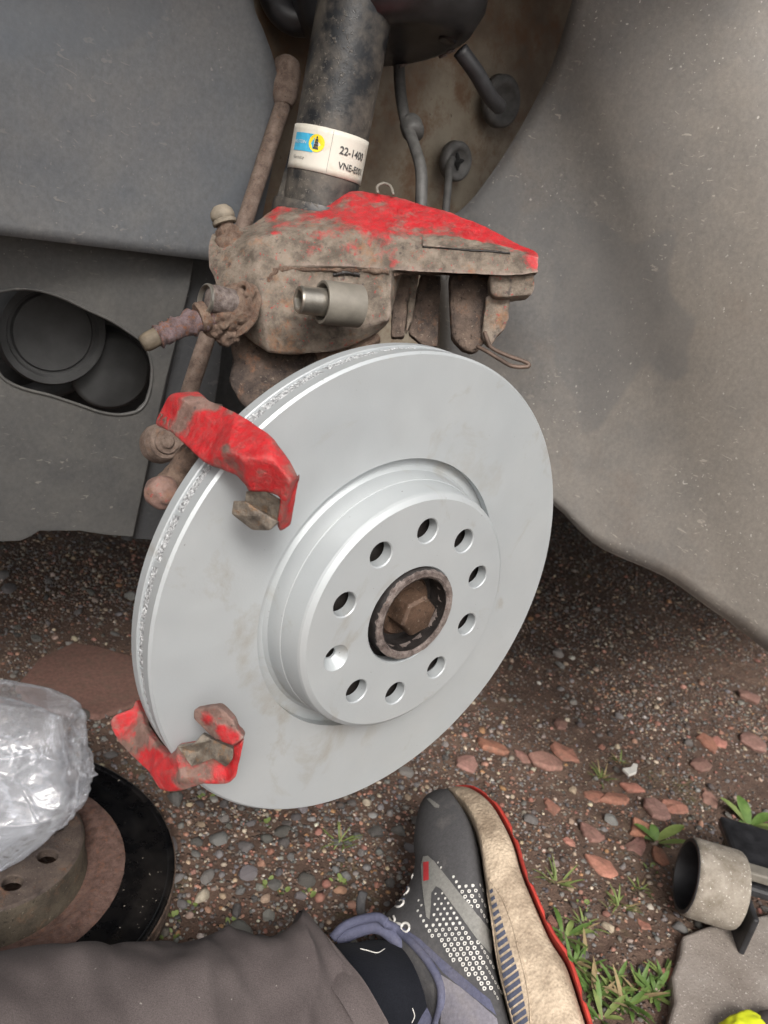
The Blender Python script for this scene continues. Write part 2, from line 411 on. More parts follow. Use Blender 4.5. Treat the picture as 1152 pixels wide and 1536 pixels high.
def m_shoe(key, c, dirt, amt=0.6, sc=900, bd=0.0003):
    n = NT(key); f = n.ramp(n.noise(20, 7, 0.7), [(amt, 0.0), (amt + 0.2, 0.85)])
    v = n.n('TexVoronoi', i_Scale=sc); n.l(n.tc.outputs['Object'], v.inputs['Vector'])
    fine = n.ramp(n.noise(350, 4, 0.7), [(0.3, 0.8), (0.7, 1.2)])
    M[key] = n.set(n.mix(1.0, n.mix(f, c, dirt), fine, 'MULTIPLY'), 0.8, 0, v.outputs['Distance'], bd, 0.5)
m_shoe('shoe_upper', (0.060, 0.058, 0.060), (0.13, 0.12, 0.112), 0.52)
m_shoe('shoe_heel', (0.17, 0.16, 0.185), (0.22, 0.20, 0.20), 0.5)
m_shoe('shoe_collar', (0.075, 0.078, 0.125), (0.11, 0.105, 0.135), 0.5)
m_shoe('shoe_logo', (0.20, 0.195, 0.18), (0.24, 0.22, 0.20), 0.5)
m_shoe('midsole', (0.47, 0.375, 0.275), (0.19, 0.14, 0.095), 0.40, 420, 0.0014)
m_shoe('navy_stripe', (0.055, 0.062, 0.095), (0.12, 0.11, 0.11), 0.62)
simple('outsole_red', (0.44, 0.04, 0.028), 0.75, var=0.4, scale=60)
simple('white_print', (0.62, 0.60, 0.56), 0.6, var=0.1)
simple('label_red', (0.42, 0.03, 0.035), 0.7, var=0.15)
simple('sticker_blue', (0.055, 0.38, 0.60), 0.45, var=0.1)
simple('sticker_yellow', (0.80, 0.60, 0.02), 0.45, var=0.1)
simple('ink', (0.05, 0.05, 0.05), 0.6, var=0.2)
def m_sticker():
    n = NT('sticker'); f = n.ramp(n.noise(45, 6, 0.7), [(0.52, 0.0), (0.72, 0.7)])
    c = n.mix(f, (0.60, 0.57, 0.50), (0.42, 0.36, 0.25)); M['sticker'] = n.set(c, 0.5, 0, n.noise(60, 3), 0.0004, 0.3)
m_sticker()
def m_bag():
    n = NT('bag_film'); t = n.t
    tr = n.n('BsdfTransparent'); tr.inputs[0].default_value = (0.93, 0.94, 0.96, 1)
    tl = n.n('BsdfTranslucent'); tl.inputs[0].default_value = (0.92, 0.92, 0.94, 1)
    di = n.n('BsdfDiffuse'); di.inputs[0].default_value = (0.86, 0.865, 0.89, 1)
    gl = n.n('BsdfGlossy'); gl.inputs[0].default_value = (1, 1, 1, 1); gl.inputs['Roughness'].default_value = 0.10
    bp = n.n('Bump'); bp.inputs['Distance'].default_value = 0.002; bp.inputs['Strength'].default_value = 0.5; n.l(n.noise(70, 3, 0.5, dist=1.0), bp.inputs['Height'])
    for q in (gl, di): n.l(bp.outputs[0], q.inputs['Normal'])
    m1 = n.n('MixShader', i_0=0.5); n.l(tl.outputs[0], m1.inputs[1]); n.l(di.outputs[0], m1.inputs[2])
    m2 = n.n('MixShader', i_0=0.19); n.l(tr.outputs[0], m2.inputs[1]); n.l(m1.outputs[0], m2.inputs[2])
    fr = n.n('Fresnel', i_IOR=1.5); n.l(bp.outputs[0], fr.inputs['Normal'])
    m3 = n.n('MixShader'); n.l(n.math('MULTIPLY', fr.outputs[0], 0.6), m3.inputs[0]); n.l(m2.outputs[0], m3.inputs[1]); n.l(gl.outputs[0], m3.inputs[2])
    n.l(m3.outputs[0], n.out.inputs[0]); M['bag_film'] = n.m
m_bag()
def m_soil():
    n = NT('soil'); a = n.noise(3.0, 6, 0.6); b = n.noise(40, 7, 0.7, off=3)
    c = n.ramp(n.math('ADD', n.math('MULTIPLY', a, 0.5), n.math('MULTIPLY', b, 0.5)), [(0.34, (0.052, 0.031, 0.023)), (0.5, (0.110, 0.067, 0.048)), (0.64, (0.185, 0.122, 0.088))])
    v = n.n('TexVoronoi', i_Scale=230.0); n.l(n.tc.outputs['Object'], v.inputs['Vector'])
    sx = n.n('SeparateColor'); n.l(v.outputs['Color'], sx.inputs[0])
    gcol = n.ramp(sx.outputs[1], [(0.0, (0.06, 0.055, 0.052)), (0.35, (0.14, 0.10, 0.08)), (0.6, (0.21, 0.115, 0.08)), (0.82, (0.26, 0.21, 0.16)), (1.0, (0.45, 0.40, 0.34))])
    gm = n.ramp(sx.outputs[0], [(0.55, 0.0), (0.62, 1.0)]); gm = n.math('MULTIPLY', gm, n.ramp(v.outputs['Distance'], [(0.25, 1.0), (0.5, 0.0)]))
    c = n.mix(gm, c, gcol)
    mo = n.ramp(n.noise(9, 6, 0.65, off=8), [(0.60, 0.0), (0.72, 0.6)]); mo = n.math('MULTIPLY', mo, n.ramp(n.noise(150, 3, off=2), [(0.4, 0.0), (0.6, 1.0)]))
    c = n.mix(mo, c, (0.11, 0.115, 0.035))
    h = n.math('ADD', n.noise(160, 6, 0.7), n.math('MULTIPLY', gm, 0.8))
    M['soil'] = n.set(c, 0.9, 0, h, 0.004, 0.9)
m_soil()
def m_stone(key, src):
    n = NT(key)
    if src == 'attr': c = n.n('Attribute', attribute_name='Col').outputs['Color']
    else: c = n.n('ObjectInfo').outputs['Color']
    f = n.ramp(n.noise(230, 6, 0.7), [(0.25, 0.6), (0.75, 1.3)])
    c = n.mix(1.0, c, f, 'MULTIPLY')
    d = n.ramp(n.noise(60, 6, 0.7, off=3), [(0.48, 0.0), (0.68, 0.7)]); c = n.mix(d, c, (0.125, 0.082, 0.06))
    M[key] = n.set(c, 0.85, 0, n.noise(400, 5), 0.0008, 0.7)
m_stone('stone_attr', 'attr'); m_stone('stone_obj', 'obj')
def m_conc():
    n = NT('concrete'); a = n.noise(12, 7, 0.65); c = n.ramp(a, [(0.3, (0.17, 0.14, 0.118)), (0.7, (0.30, 0.265, 0.235))])
    s = n.ramp(n.noise(420, 2, 0.6, off=4), [(0.64, 0.0), (0.69, 0.8)]); c = n.mix(s, c, (0.62, 0.58, 0.53))
    d = n.ramp(n.noise(300, 2, 0.6, off=9), [(0.68, 0.0), (0.73, 0.7)]); c = n.mix(d, c, (0.08, 0.07, 0.06))
    M['concrete'] = n.set(c, 0.9, 0, n.noise(350, 5, 0.7), 0.0015, 0.8)
m_conc()
def m_tyre():
    n = NT('roller_tread'); a = n.noise(50, 6, 0.7); c = n.ramp(a, [(0.32, (0.15, 0.125, 0.095)), (0.66, (0.32, 0.285, 0.24))])
    s = n.ramp(n.noise(520, 2, 0.6, off=4), [(0.66, 0.0), (0.70, 0.9)]); c = n.mix(s, c, (0.66, 0.63, 0.58))
    M['roller_tread'] = n.set(c, 0.85, 0, n.noise(420, 5, 0.7), 0.0012, 0.8)
m_tyre()
def m_leaf(key, c1, c2):
    n = NT(key); f = n.noise(90, 3); M[key] = n.set(n.ramp(f, [(0.3, c1), (0.7, c2)]), 0.5, 0, n.noise(300, 2), 0.0004, 0.4)
    n.b.inputs['Subsurface Weight'].default_value = 0.0
m_leaf('leaf', (0.055, 0.105, 0.020), (0.115, 0.185, 0.045)); m_leaf('leaf_pale', (0.11, 0.15, 0.04), (0.19, 0.235, 0.075))
simple('straw', (0.24, 0.18, 0.09), 0.8)
simple('hi_vis', (0.72, 0.78, 0.02), 0.7, var=0.2, scale=50)
simple('paper', (0.62, 0.60, 0.55), 0.8, var=0.1)

# ================================================================== GROUND
def gh(x, y):
    q = Vector((x, y, 0))
    return 0.006 * noise.noise(q * 7) + 0.003 * noise.noise(q * 31 + Vector((5, 5, 0))) + 0.0016 * noise.noise(q * 110) - 0.004
def axis_coords(lo, hi, step):
    a = list(np.arange(lo, hi + 1e-6, step)); g = step; x = lo; L = []
    while x > -90: g *= 1.35; x -= g; L.append(x)
    g = step; x = hi; U = []
    while x < 90: g *= 1.35; x += g; U.append(x)
    return L[::-1] + a + U
def build_ground():
    xs = axis_coords(-0.45, 1.55, 0.0065); ys = axis_coords(-0.4, 1.25, 0.0065)
    nx, ny = len(xs), len(ys)
    V = [(x, y, gh(x, y) if abs(x) < 3 and abs(y) < 3 else -0.004) for y in ys for x in xs]
    F = [(j * nx + i, j * nx + i + 1, (j + 1) * nx + i + 1, (j + 1) * nx + i) for j in range(ny - 1) for i in range(nx - 1)]
    me = bpy.data.meshes.new('ground'); me.from_pydata(V, [], F)
    struct(obj('ground', me, M['soil'], smooth=True))
build_ground()

# ================================================================== CAR SHELL (arch, liners, underside)
LY = 0.27           # the shield in front of the axle lies in this plane
def arc_px(cx, cy, rx, ry, a0, a1, n, tilt=0):
    out = []
    for i in range(n + 1):
        a = R(a0 + (a1 - a0) * i / n); x = rx * math.cos(a); y = ry * math.sin(a); t = R(tilt)
        out.append((cx + x * math.cos(t) - y * math.sin(t), cy + x * math.sin(t) + y * math.cos(t)))
    return out
def plate_with_hole(outer, hole, y, thick):
    """flat plate in a plane of constant y from pixel outlines, with an opening, extruded to a real thickness"""
    o2 = [Vector((p.x, p.z)) for p in (P(a, b, y=y) for a, b in outer)]
    h2 = [Vector((p.x, p.z)) for p in (P(a, b, y=y) for a, b in hole)]
    pts = o2 + h2; no, nh = len(o2), len(h2)
    ed = [(i, (i + 1) % no) for i in range(no)] + [(no + i, no + (i + 1) % nh) for i in range(nh)]
    r = geometry.delaunay_2d_cdt(pts, ed, [], 1, 1e-7)
    bm = bmesh.new(); vv = [bm.verts.new((p.x, y, p.y)) for p in r[0]]
    def inside(q):
        c = False; j = nh - 1
        for i in range(nh):
            if (h2[i].y > q.y) != (h2[j].y > q.y) and q.x < (h2[j].x - h2[i].x) * (q.y - h2[i].y) / (h2[j].y - h2[i].y) + h2[i].x: c = not c
            j = i
        return c
    for f in r[2]:
        q = sum((r[0][i] for i in f), Vector((0, 0))) / len(f)
        if nh and inside(q): continue
        bm.faces.new([vv[i] for i in f])
    g = bmesh.ops.extrude_face_region(bm, geom=bm.faces[:])
    bmesh.ops.translate(bm, verts=[v for v in g['geom'] if isinstance(v, bmesh.types.BMVert)], vec=(0, thick, 0))
    bmesh.ops.recalc_face_normals(bm, faces=bm.faces)
    return bm

# left: upper liner sheet, lower shield with its oval opening, side strip
t = thing('front_arch_liner', 'smooth dusty grey liner sheet behind the rusty drop link', 'wheel arch liner')
rows = []
edge = [(372, -260), (374, -120), (377, 0), (392, 45), (408, 90), (416, 140), (414, 200), (404, 260), (392, 320), (380, 395)]
seamy = lambda px: 352 + (px / 310.0) * 38
for k, (ex, ey) in enumerate(edge):
    row = []
    for px in (-1300, -900, -600, -420, -250, -120, -40, 40, 120, 200, 270, 320, ex):
        if k == len(edge) - 1: py = seamy(px)
        else: py = ey + (-(1 - px / 380.0)) * 0.0
        f = (px - ex) / (-800.0)
        row.append(P(px, py if k == len(edge) - 1 else ey + (seamy(px) - seamy(ex)) * (k / (len(edge) - 1)), y=LY - 0.012 - 0.10 * max(0, f) ** 1.6))
    rows.append(row)
bm = grid_bm(spline_grid(rows, 48, 36))
o = obj('liner_sheet', bm, M['liner_left'], t, smooth=True); s = o.modifiers.new('s', 'SOLIDIFY'); s.thickness = 0.0025; s.offset = -1
put(t, P(200, 390, y=LY))
t = thing('lower_shield', 'dark plastic shield with an oval opening below the liner seam', 'splash shield')
hole = [(0, 437), (-14, 455), (-18, 480), (-12, 520), (0, 562), (30, 581), (75, 593), (115, 606), (150, 618), (180, 622), (205, 617), (219, 603), (226, 580), (228, 555), (224, 532), (212, 512), (192, 497), (165, 480), (130, 464), (95, 447), (60, 436), (28, 433)]
outer = [(-1100, 215), (-420, 300), (-200, 328), (0, 345), (150, 362), (292, 384), (285, 430), (268, 500), (250, 570), (232, 650), (216, 730), (200, 806), (160, 803), (120, 797), (60, 797), (45, 806), (30, 812), (0, 813), (-200, 810), (-420, 806), (-1100, 790)]
o = obj('shield_plate', plate_with_hole(outer, hole, LY, 0.004), M['liner_lower'], t); bevel(o, 0.0012, 2, 50)
lip = curve([P(a, b, y=LY - 0.0005) for a, b in hole] + [P(*hole[0], y=LY - 0.0005)], 90)
obj('opening_lip', tube_bm(lip, 0.0012, 8, cap=False), M['liner_lower'], t, smooth=True)
put(t, P(100, 812, y=LY))
t = thing('side_shield', 'narrow near-black plastic panel beside the knuckle, past the shield edge', 'splash shield')
pts = [P(a, b, y=LY + 0.014) for a, b in [(272, 385), (352, 395), (338, 480), (330, 560), (318, 640), (300, 815), (190, 808), (205, 745), (222, 668), (240, 590), (258, 510), (270, 440)]]
poly_solid('panel', pts, (0, 0.004, 0), M['liner_dark'], t, 0.0015)
obj('rolled_edge', tube_bm(curve([P(a, b, y=LY + 0.010) for a, b in [(276, 390), (268, 440), (255, 512), (238, 592), (220, 670), (203, 748), (190, 808)]], 24), 0.005, 10), M['liner_dark'], t, smooth=True)
put(t, P(250, 812, y=LY + 0.014))
# gearbox end seen through the opening
t = thing('gearbox', 'black gearbox casing with round end cover behind the oval opening', 'gearbox')
gc = P(78, 498, y=LY + 0.055)
obj('end_cover', lathe_bm([(0, -0.004), (0.030, -0.004), (0.0315, -0.0015), (0.034, -0.0015), (0.0355, -0.006), (0.0405, -0.006), (0.042, -0.003), (0.042, 0.03), (0, 0.03)], gc, (0, 1, 0), 64), M['gearbox'], t, smooth=True)
smooth(t.children[0], 30)
c2 = P(168, 560, y=LY + 0.06)
obj('casing_boss', lathe_bm([(0, 0), (0.029, 0.0), (0.033, 0.004), (0.033, 0.04), (0, 0.04)], c2, (0.1, 1, 0.05), 40), M['gearbox'], t, smooth=True); smooth(t.children[1], 30)
poly_solid('casing', [P(a, b, y=LY + 0.12) for a, b in [(-220, 380), (520, 380), (540, 560), (480, 720), (-220, 700)]], (0, 0.10, 0), M['underside'], t, 0.004)  # casing, widened to the right as dark backing for the shaded void
obj('rib', tube_bm([P(20, 600, y=LY + 0.09), P(100, 575, y=LY + 0.085), P(150, 530, y=LY + 0.09)], 0.009, 10), M['gearbox'], t, smooth=True)
put(t, gc)

# inner metal panel
t = thing('inner_wing', 'rust-stained beige steel inner panel behind the strut', 'body panel')
rows = []
for py in (-260, -120, 0, 110, 220, 330, 440, 560, 680):
    rows.append([P(px, py, y=0.305 + 0.03 * math.sin((px - 500) / 200.0) * 0.4 + (0.012 if py > 300 else 0.0)) for px in ((250, 340, 420, 500, 580, 660, 740, 820, 900, 980) if py < 400 else (470, 500, 530, 560, 600, 660, 740, 820, 900, 980))])
o = obj('panel', grid_bm(spline_grid(rows, 45, 40)), M['metal_panel'], t, smooth=True)
put(t, P(560, 600, y=0.31))
def grommet(name, label, px, py, rpx, slit, ang=0):
    t = thing(name, label, 'grommet'); c = P(px, py, y=0.296); r = rpx * (c - CAM).dot(FW) / FPX
    o = obj('rubber_ring', lathe_bm([(0.0, -0.001), (r * 0.52, -0.001), (r * 0.60, -0.004), (r * 0.85, -0.006), (r, -0.003), (r * 1.02, 0.004), (0, 0.008)], c, (0, 1, 0), 40), M['grommet'], t, smooth=True)
    if slit:
        for k in range(4):
            a = R(k * 90 + 20); d = Vector((math.cos(a), 0, math.sin(a)))
            obj('slit', tube_bm([c + Vector((0, -0.002, 0)), c + d * r * 0.45 + Vector((0, -0.002, 0))], [0.0036, 0.0010], 6), M['dark_hole'], t)
    put(t, c); return t
grommet('split_grommet', 'round black rubber grommet with a star-shaped slit', 684, 242, 28, True)
grommet('cable_grommet', 'oval grey rubber grommet where the thick cable enters', 752, 152, 36, False)
t = thing('thick_cable', 'thick dark cable entering the oval rubber grommet', 'cable')
obj('conduit', tube_bm(curve([P(690, 75, d=0.60), P(715, 110, d=0.61), P(735, 145, d=0.625), P(749, 160, d=0.64)], 20), [0.0062] * 21, 12), M['black_rubber'], t, smooth=True); put(t, P(752, 155, y=0.30))
t = thing('sensor_cable', 'black cable with a clip running down beside the strut', 'cable')
obj('sheath', tube_bm(curve([P(598, 60, d=0.64), P(600, 130, d=0.64), P(608, 180, d=0.63), P(622, 220, d=0.62), P(632, 260, d=0.61), P(632, 330, d=0.61), P(640, 420, d=0.62)], 40), 0.0047, 10), M['cable'], t, smooth=True)
obj('clip', lathe_bm([(0, -0.008), (0.0075, -0.008), (0.009, -0.004), (0.009, 0.004), (0.0075, 0.008), (0, 0.008)], P(618, 192, d=0.63), P(622, 220, d=0.62) - P(608, 180, d=0.63), 20), M['cable'], t, smooth=True)
put(t, P(598, 60, d=0.64))
t = thing('thin_cable', 'thin grey cable hanging out of the slit grommet', 'cable')
obj('sheath', tube_bm(curve([P(678, 238, y=0.292), P(674, 252, y=0.284), P(672, 280, y=0.27), P(668, 330, y=0.26), P(665, 420, y=0.25)], 24), 0.0037, 10), M['grommet'], t, smooth=True); put(t, P(678, 238, y=0.292))

# right: rear liner, a big curved sheet that comes forward towards the outer arch edge
t = thing('rear_arch_liner', 'large scratched grey plastic liner curving behind the brake disc', 'wheel arch liner')
bot = [(640, 640), (740, 690), (835, 757), (869, 791), (908, 822), (998, 862), (1065, 909), (1104, 936), (1152, 974), (1230, 1034), (1330, 1110), (1480, 1225), (1680, 1380)]
bx = [0.30, 0.315, 0.33, 0.333, 0.336, 0.34, 0.34, 0.34, 0.338, 0.335, 0.33, 0.325, 0.32]
lev = [0.0, 0.16, 0.34, 0.52, 0.70, 0.86, 1.0]
topx = [(640, 332), (675, 326), (703, 306), (738, 262), (776, 205), (812, 140), (838, 80), (862, 0), (900, -110), (960, -260), (1040, -420), (1180, -640), (1380, -900)]
rows = []
bcur = curve([Vector((a, b, x)) for (a, b), x in zip(bot, bx)], 36); tcur = curve([Vector((a, b, 0)) for a, b in topx], 36)
for i in range(37):
    B = P(bcur[i].x, bcur[i].y, x=bcur[i].z); T = P(tcur[i].x, tcur[i].y, y=0.296 - 0.0048 * i)
    row = []
    for j in range(33):
        f = j / 32.0
        p = B.lerp(T, f); bul = math.sin(math.pi * f) * (0.028 + 0.03 * i / 30)
        p = p + Vector((bul, 0.25 * bul, 0))
        p += Vector((0.002, 0, 0)) * noise.noise(p * 9)
        row.append(p)
    rows.append(row)
o = obj('liner_sheet', grid_bm(rows), M['liner_right'], t, smooth=True); s = o.modifiers.new('s', 'SOLIDIFY'); s.thickness = 0.003; s.offset = -1
obj('bottom_edge', tube_bm([r[0] for r in rows], 0.0022, 8), M['liner_right'], t, smooth=True)
obj('inner_edge', tube_bm([r[-1] for r in rows], 0.0016, 8), M['liner_right'], t, smooth=True)
for (a, b, rr) in ((1121, 757, 0.0028), (1118, 918, 0.0018)):
    tr = bvh_of(t.children[0]); h = tr.ray_cast(CAM, ray(a, b))
    if h[0] is not None: obj('clip_hole', lathe_bm([(0, 0.0004), (rr * 0.7, 0.0004), (rr, 0.0007), (rr * 1.1, -0.0005)], h[0], h[1] if h[1].dot(FW) < 0 else -h[1], 12, rough=0.0008), M['dark_hole'], t)
for sc_ in ([(905, 300), (918, 318), (936, 338), (952, 355), (962, 368), (980, 405)], [(958, 244), (985, 268), (1005, 295), (1020, 325), (1026, 362)], [(938, 255), (930, 285), (929, 312)], [(985, 363), (998, 378), (1022, 390), (1045, 412)], [(910, 88), (950, 82), (1000, 86)], [(1066, 430), (1062, 480), (1064, 540)], [(975, 835), (985, 845), (998, 858)], [(1000, 860), (1030, 868), (1060, 892), (1078, 910)]):
    q_ = []
    for (a, b) in sc_:
        h = tr.ray_cast(CAM, ray(a, b))
        if h[0] is not None: q_.append(h[0])
    if len(q_) > 2: obj('scuff', tube_bm(curve(q_, 20), [0.00015 + 0.00055 * math.sin(math.pi * k / 20) * (.6 + .4 * math.sin(k * 1.7)) for k in range(21)], 5), M['scuff'], t)
put(t, P(998, 862, x=0.34))

# car body around the arch (outside the frame, it shades the arch and the ground under the car)
t = thing('car_body', 'dark car body and floor above the wheel arch', 'car')
def box_bm(x0, x1, y0, y1, z0, z1):
    bm = bmesh.new(); bmesh.ops.create_cube(bm, size=1)
    for v in bm.verts: v.co = Vector(((x0 + x1) / 2 + v.co.x * (x1 - x0), (y0 + y1) / 2 + v.co.y * (y1 - y0), (z0 + z1) / 2 + v.co.z * (z1 - z0)))
    return bm
bevel(obj('floor_pan', box_bm(-0.9, 3.2, 0.42, 1.75, 0.315, 0.40), M['underside'], t), 0.02)
bevel(obj('rear_floor', box_bm(0.50, 3.2, -0.08, 0.415, 0.30, 0.40), M['underside'], t), 0.02)
bevel(obj('arch_roof', box_bm(-0.42, 0.50, -0.06, 1.6, 0.93, 0.96), M['underside'], t), 0.01)
bevel(obj('bonnet_side', box_bm(-1.1, 3.2, 0.0, 1.7, 0.965, 1.05), M['car_paint'], t), 0.03)
bevel(obj('cabin', box_bm(0.7, 3.2, 0.02, 1.65, 1.055, 1.55), M['car_paint'], t), 0.08)
put(t, (0.5, 0.8, 0.315))

# ================================================================== BRAKE DISC
DC = Vector((0, 0, 0.354)); OUT = Vector((0, -1, 0))
def cut(o, cutters, parent):
    """drill the holes for real"""
    bm = bmesh.new()
    for (c, a, prof, seg) in cutters:
        b2 = lathe_bm(prof, c, a, seg); me = bpy.data.meshes.new('c'); b2.to_mesh(me); b2.free(); bm.from_mesh(me); bpy.data.meshes.remove(me)
    me = bpy.data.meshes.new('cutter'); bm.to_mesh(me); bm.free(); co = bpy.data.objects.new('cutter', me); col.objects.link(co)
    b = o.modifiers.new('b', 'BOOLEAN'); b.object = co; b.operation = 'DIFFERENCE'; b.solver = 'EXACT'
    mat = o.data.materials[0]
    bpy.context.view_layer.update(); apply_mods(o); bpy.data.objects.remove(co)
    o.data.materials.clear(); o.data.materials.append(mat)
    return o
def hat_holes(c, axis, top, ang0, rh, skip=None):
    u, v, a = frame(axis); L = []
    for k in range(10):
        t_ = R(ang0 - 36 * k); d = Vector((math.cos(t_), 0, math.sin(t_))) if abs(axis.y) > .5 else u * math.cos(t_) + v * math.sin(t_)
        p = c + d * 0.056
        if skip is not None and k == skip:
            L.append((p, axis, [(0, -0.02), (0.0035, -0.02), (0.0035, top - 0.0058), (0.0088, top + 0.0002), (0.0088, top + 0.004), (0, top + 0.004)], 28))
        else:
            L.append((p, axis, [(0, -0.02), (rh, -0.02), (rh, top - 0.0006), (rh + 0.0008, top + 0.0001), (rh + 0.0008, top + 0.004), (0, top + 0.004)], 32))
    return L
disc = thing('brake_disc', 'new silver-grey coated brake disc mounted on the hub', 'brake disc')
H = 0.0247
o = obj('friction_ring', lathe_bm([(0.0925, 0.0), (0.1545, 0.0), (0.156, -0.0014), (0.156, -0.0078), (0.1555, -0.0084), (0.10, -0.0084), (0.0925, -0.0055)], DC, OUT, 192, closed=True), M['disc_coat'], disc); smooth(o, 25)
o = obj('inner_friction_ring', lathe_bm([(0.0925, -0.0160), (0.1555, -0.0160), (0.156, -0.0166), (0.156, -0.0228), (0.1545, -0.0240), (0.0925, -0.0240)], DC, OUT, 192, closed=True), M['disc_coat'], disc); smooth(o, 25)
bm = lathe_bm([(0.100, -0.0083), (0.1544, -0.0083), (0.1546, -0.0100), (0.1545, -0.0122), (0.1546, -0.0145), (0.1544, -0.0161), (0.100, -0.0161)], DC, OUT, 720, closed=True, rough=0.0)
for v in bm.verts:
    d = v.co - DC; r = math.hypot(d.x, d.z)
    if r > 0.15:
        k = 1 + (0.00075 * noise.noise(v.co * 420) + 0.0005 * noise.noise(v.co * 900)) / r
        v.co = Vector((DC.x + d.x * k, v.co.y, DC.z + d.z * k))
obj('cast_band', bm, M['disc_band'], disc)
for k, a in enumerate((146, 158.5, 169, 181, 192, 203, 133, 118, 104, 92, 80)):    # vane ends that break the rough band
    d = Vector((math.cos(R(a)), 0, math.sin(R(a)))); tn = Vector((-d.z, 0, d.x)); c = DC + d * 0.1548 + Vector((0, 0.0122, 0))
    V = [c + tn * sx * (0.0007 + 0.0005 * (k % 3)) + Vector((0, sy * 0.0039, 0)) + tn * sy * 0.0008 for sx, sy in ((-1, -1), (1, -1), (1.3, 1), (-1, 1))]
    obj('vane_end', solid_bm(V, [[0, 1, 2, 3]], -d * 0.003, 1.0), M['disc_coat'], disc); bevel(disc.children[-1], 0.0004)
prof = [(0.0935, -0.0060), (0.0895, -0.0062), (0.0862, -0.0054), (0.0842, -0.0030), (0.0833, 0.0005), (0.0822, 0.0050), (0.0817, 0.0066), (0.0813, 0.0068), (0.0793, 0.0212), (0.0786, 0.0226), (0.0762, H - 0.0003), (0.0757, H), (0.02, H), (0.02, H - 0.0075), (0.070, H - 0.0075), (0.074, -0.010), (0.0935, -0.0105)]
hat = obj('hat', lathe_bm(prof, DC, OUT, 160, closed=True), M['disc_coat'], disc)
cut(hat, hat_holes(DC, OUT, H, 94, 0.0077, 7) + [(DC, OUT, [(0, -0.03), (0.0322, -0.03), (0.0322, H - 0.0009), (0.0331, H + 0.0002), (0.0331, H + 0.01), (0, H + 0.01)], 96)], disc)
smooth(hat, 17)
put(disc, DC + Vector((0, 0, -0.156)))

# hub and axle bolt
hub = thing('wheel_hub', 'dark rusty hub spigot and flange showing in the disc bore', 'wheel hub')
HC = DC + Vector((0.0005, 0, 0.0018))
o = obj('flange', lathe_bm([(0, 0.0), (0.069, 0.0), (0.070, -0.002), (0.070, -0.012), (0.05, -0.014), (0.045, -0.06), (0, -0.06)], HC + OUT * (H - 0.0115), OUT, 64), M['hub_black'], hub); smooth(o)
o = obj('spigot', lathe_bm([(0.0300, -0.02), (0.0303, 0.0015), (0.0300, 0.0026), (0.0298, 0.003), (0.0245, 0.003), (0.0243, -0.02)], HC + OUT * H, OUT, 72, rough=0.0002), M['hub_black'], hub); smooth(o)
o = obj('spigot_rim', lathe_bm([(0.0301, 0.0014), (0.0300, 0.0032), (0.0288, 0.0042), (0.0262, 0.0042), (0.0248, 0.0028), (0.0244, -0.004)], HC + OUT * H, OUT, 90, rough=0.0006), M['hub_rim'], hub); smooth(o)
put(hub, HC)
bolt = thing('axle_bolt', 'large brown hex-head axle bolt in the hub centre', 'bolt')
BC = HC + Vector((0.0015, 0, -0.0005))
o = obj('flange', lathe_bm([(0, -0.018), (0.0205, -0.018), (0.0205, -0.0115), (0.0185, -0.0090), (0.0, -0.0085)], BC + OUT * H, OUT, 40), M['bolt_brown'], bolt); smooth(o)
bm = bmesh.new(); rows = []
for (r, h) in ((0.0136, -0.010), (0.0136, 0.0036), (0.0122, 0.0056)):
    rows.append([bm.verts.new(BC + OUT * (H + h) + Vector((math.cos(R(60 * k + 20)) * r, 0, math.sin(R(60 * k + 20)) * r))) for k in range(6)])
for A, B in zip(rows[:-1], rows[1:]):
    for k in range(6): bm.faces.new((A[k], A[(k + 1) % 6], B[(k + 1) % 6], B[k]))
bm.faces.new(rows[-1]); bm.faces.new(rows[0][::-1]); bmesh.ops.recalc_face_normals(bm, faces=bm.faces)
bevel(obj('hex_head', bm, M['bolt_brown'], bolt), 0.0005, 2, 15)
put(bolt, BC + OUT * H)

# ================================================================== CALIPER CARRIER (two arms over the disc edge)
def paint_attr(o, fn):
    me = o.data; a = me.attributes.new('paint', 'FLOAT', 'POINT')
    a.data.foreach_set('value', [fn(v.co) for v in me.vertices])
def proj(p):
    v = p - CAM; z = v.dot(FW); return 576 + FPX * v.dot(RT) / z, 768 + FPX * v.dot(DN) / z
def dense(o, cuts=2):
    """round the cage a little and give it enough vertices for paint wear and cast lumps"""
    o.data.polygons.foreach_set('use_smooth', [True] * len(o.data.polygons))
    return o
def casting(name, V, F, back, m, parent, bev=0.0022, lump=0.0005, paint=None, shrink=0.95, sm=1):
    o = obj(name, solid_bm(V, F, back, shrink), m, parent)
    bevel(o, bev, 2, 22); s = o.modifiers.new('tri', 'TRIANGULATE'); bpy.context.view_layer.update(); mt = o.data.materials[0]; apply_mods(o)
    bm = bmesh.new(); bm.from_mesh(o.data)
    for it in range(4):
        L = [e for e in bm.edges if e.calc_length() > 0.0024]
        if not L: break
        bmesh.ops.subdivide_edges(bm, edges=L, cuts=1, use_grid_fill=True); bmesh.ops.triangulate(bm, faces=[f for f in bm.faces if len(f.verts) > 3])
    for it in range(sm): bmesh.ops.smooth_vert(bm, verts=bm.verts, factor=0.5, use_axis_x=True, use_axis_y=True, use_axis_z=True)
    bm.normal_update()
    for v in bm.verts: v.co += v.normal * (lump * noise.noise(v.co * 160) + lump * 0.7 * noise.noise(v.co * 420))
    bm.to_mesh(o.data); bm.free(); o.data.materials.clear(); o.data.materials.append(mt)
    smooth(o, 42)
    if paint: paint_attr(o, paint)
    return o
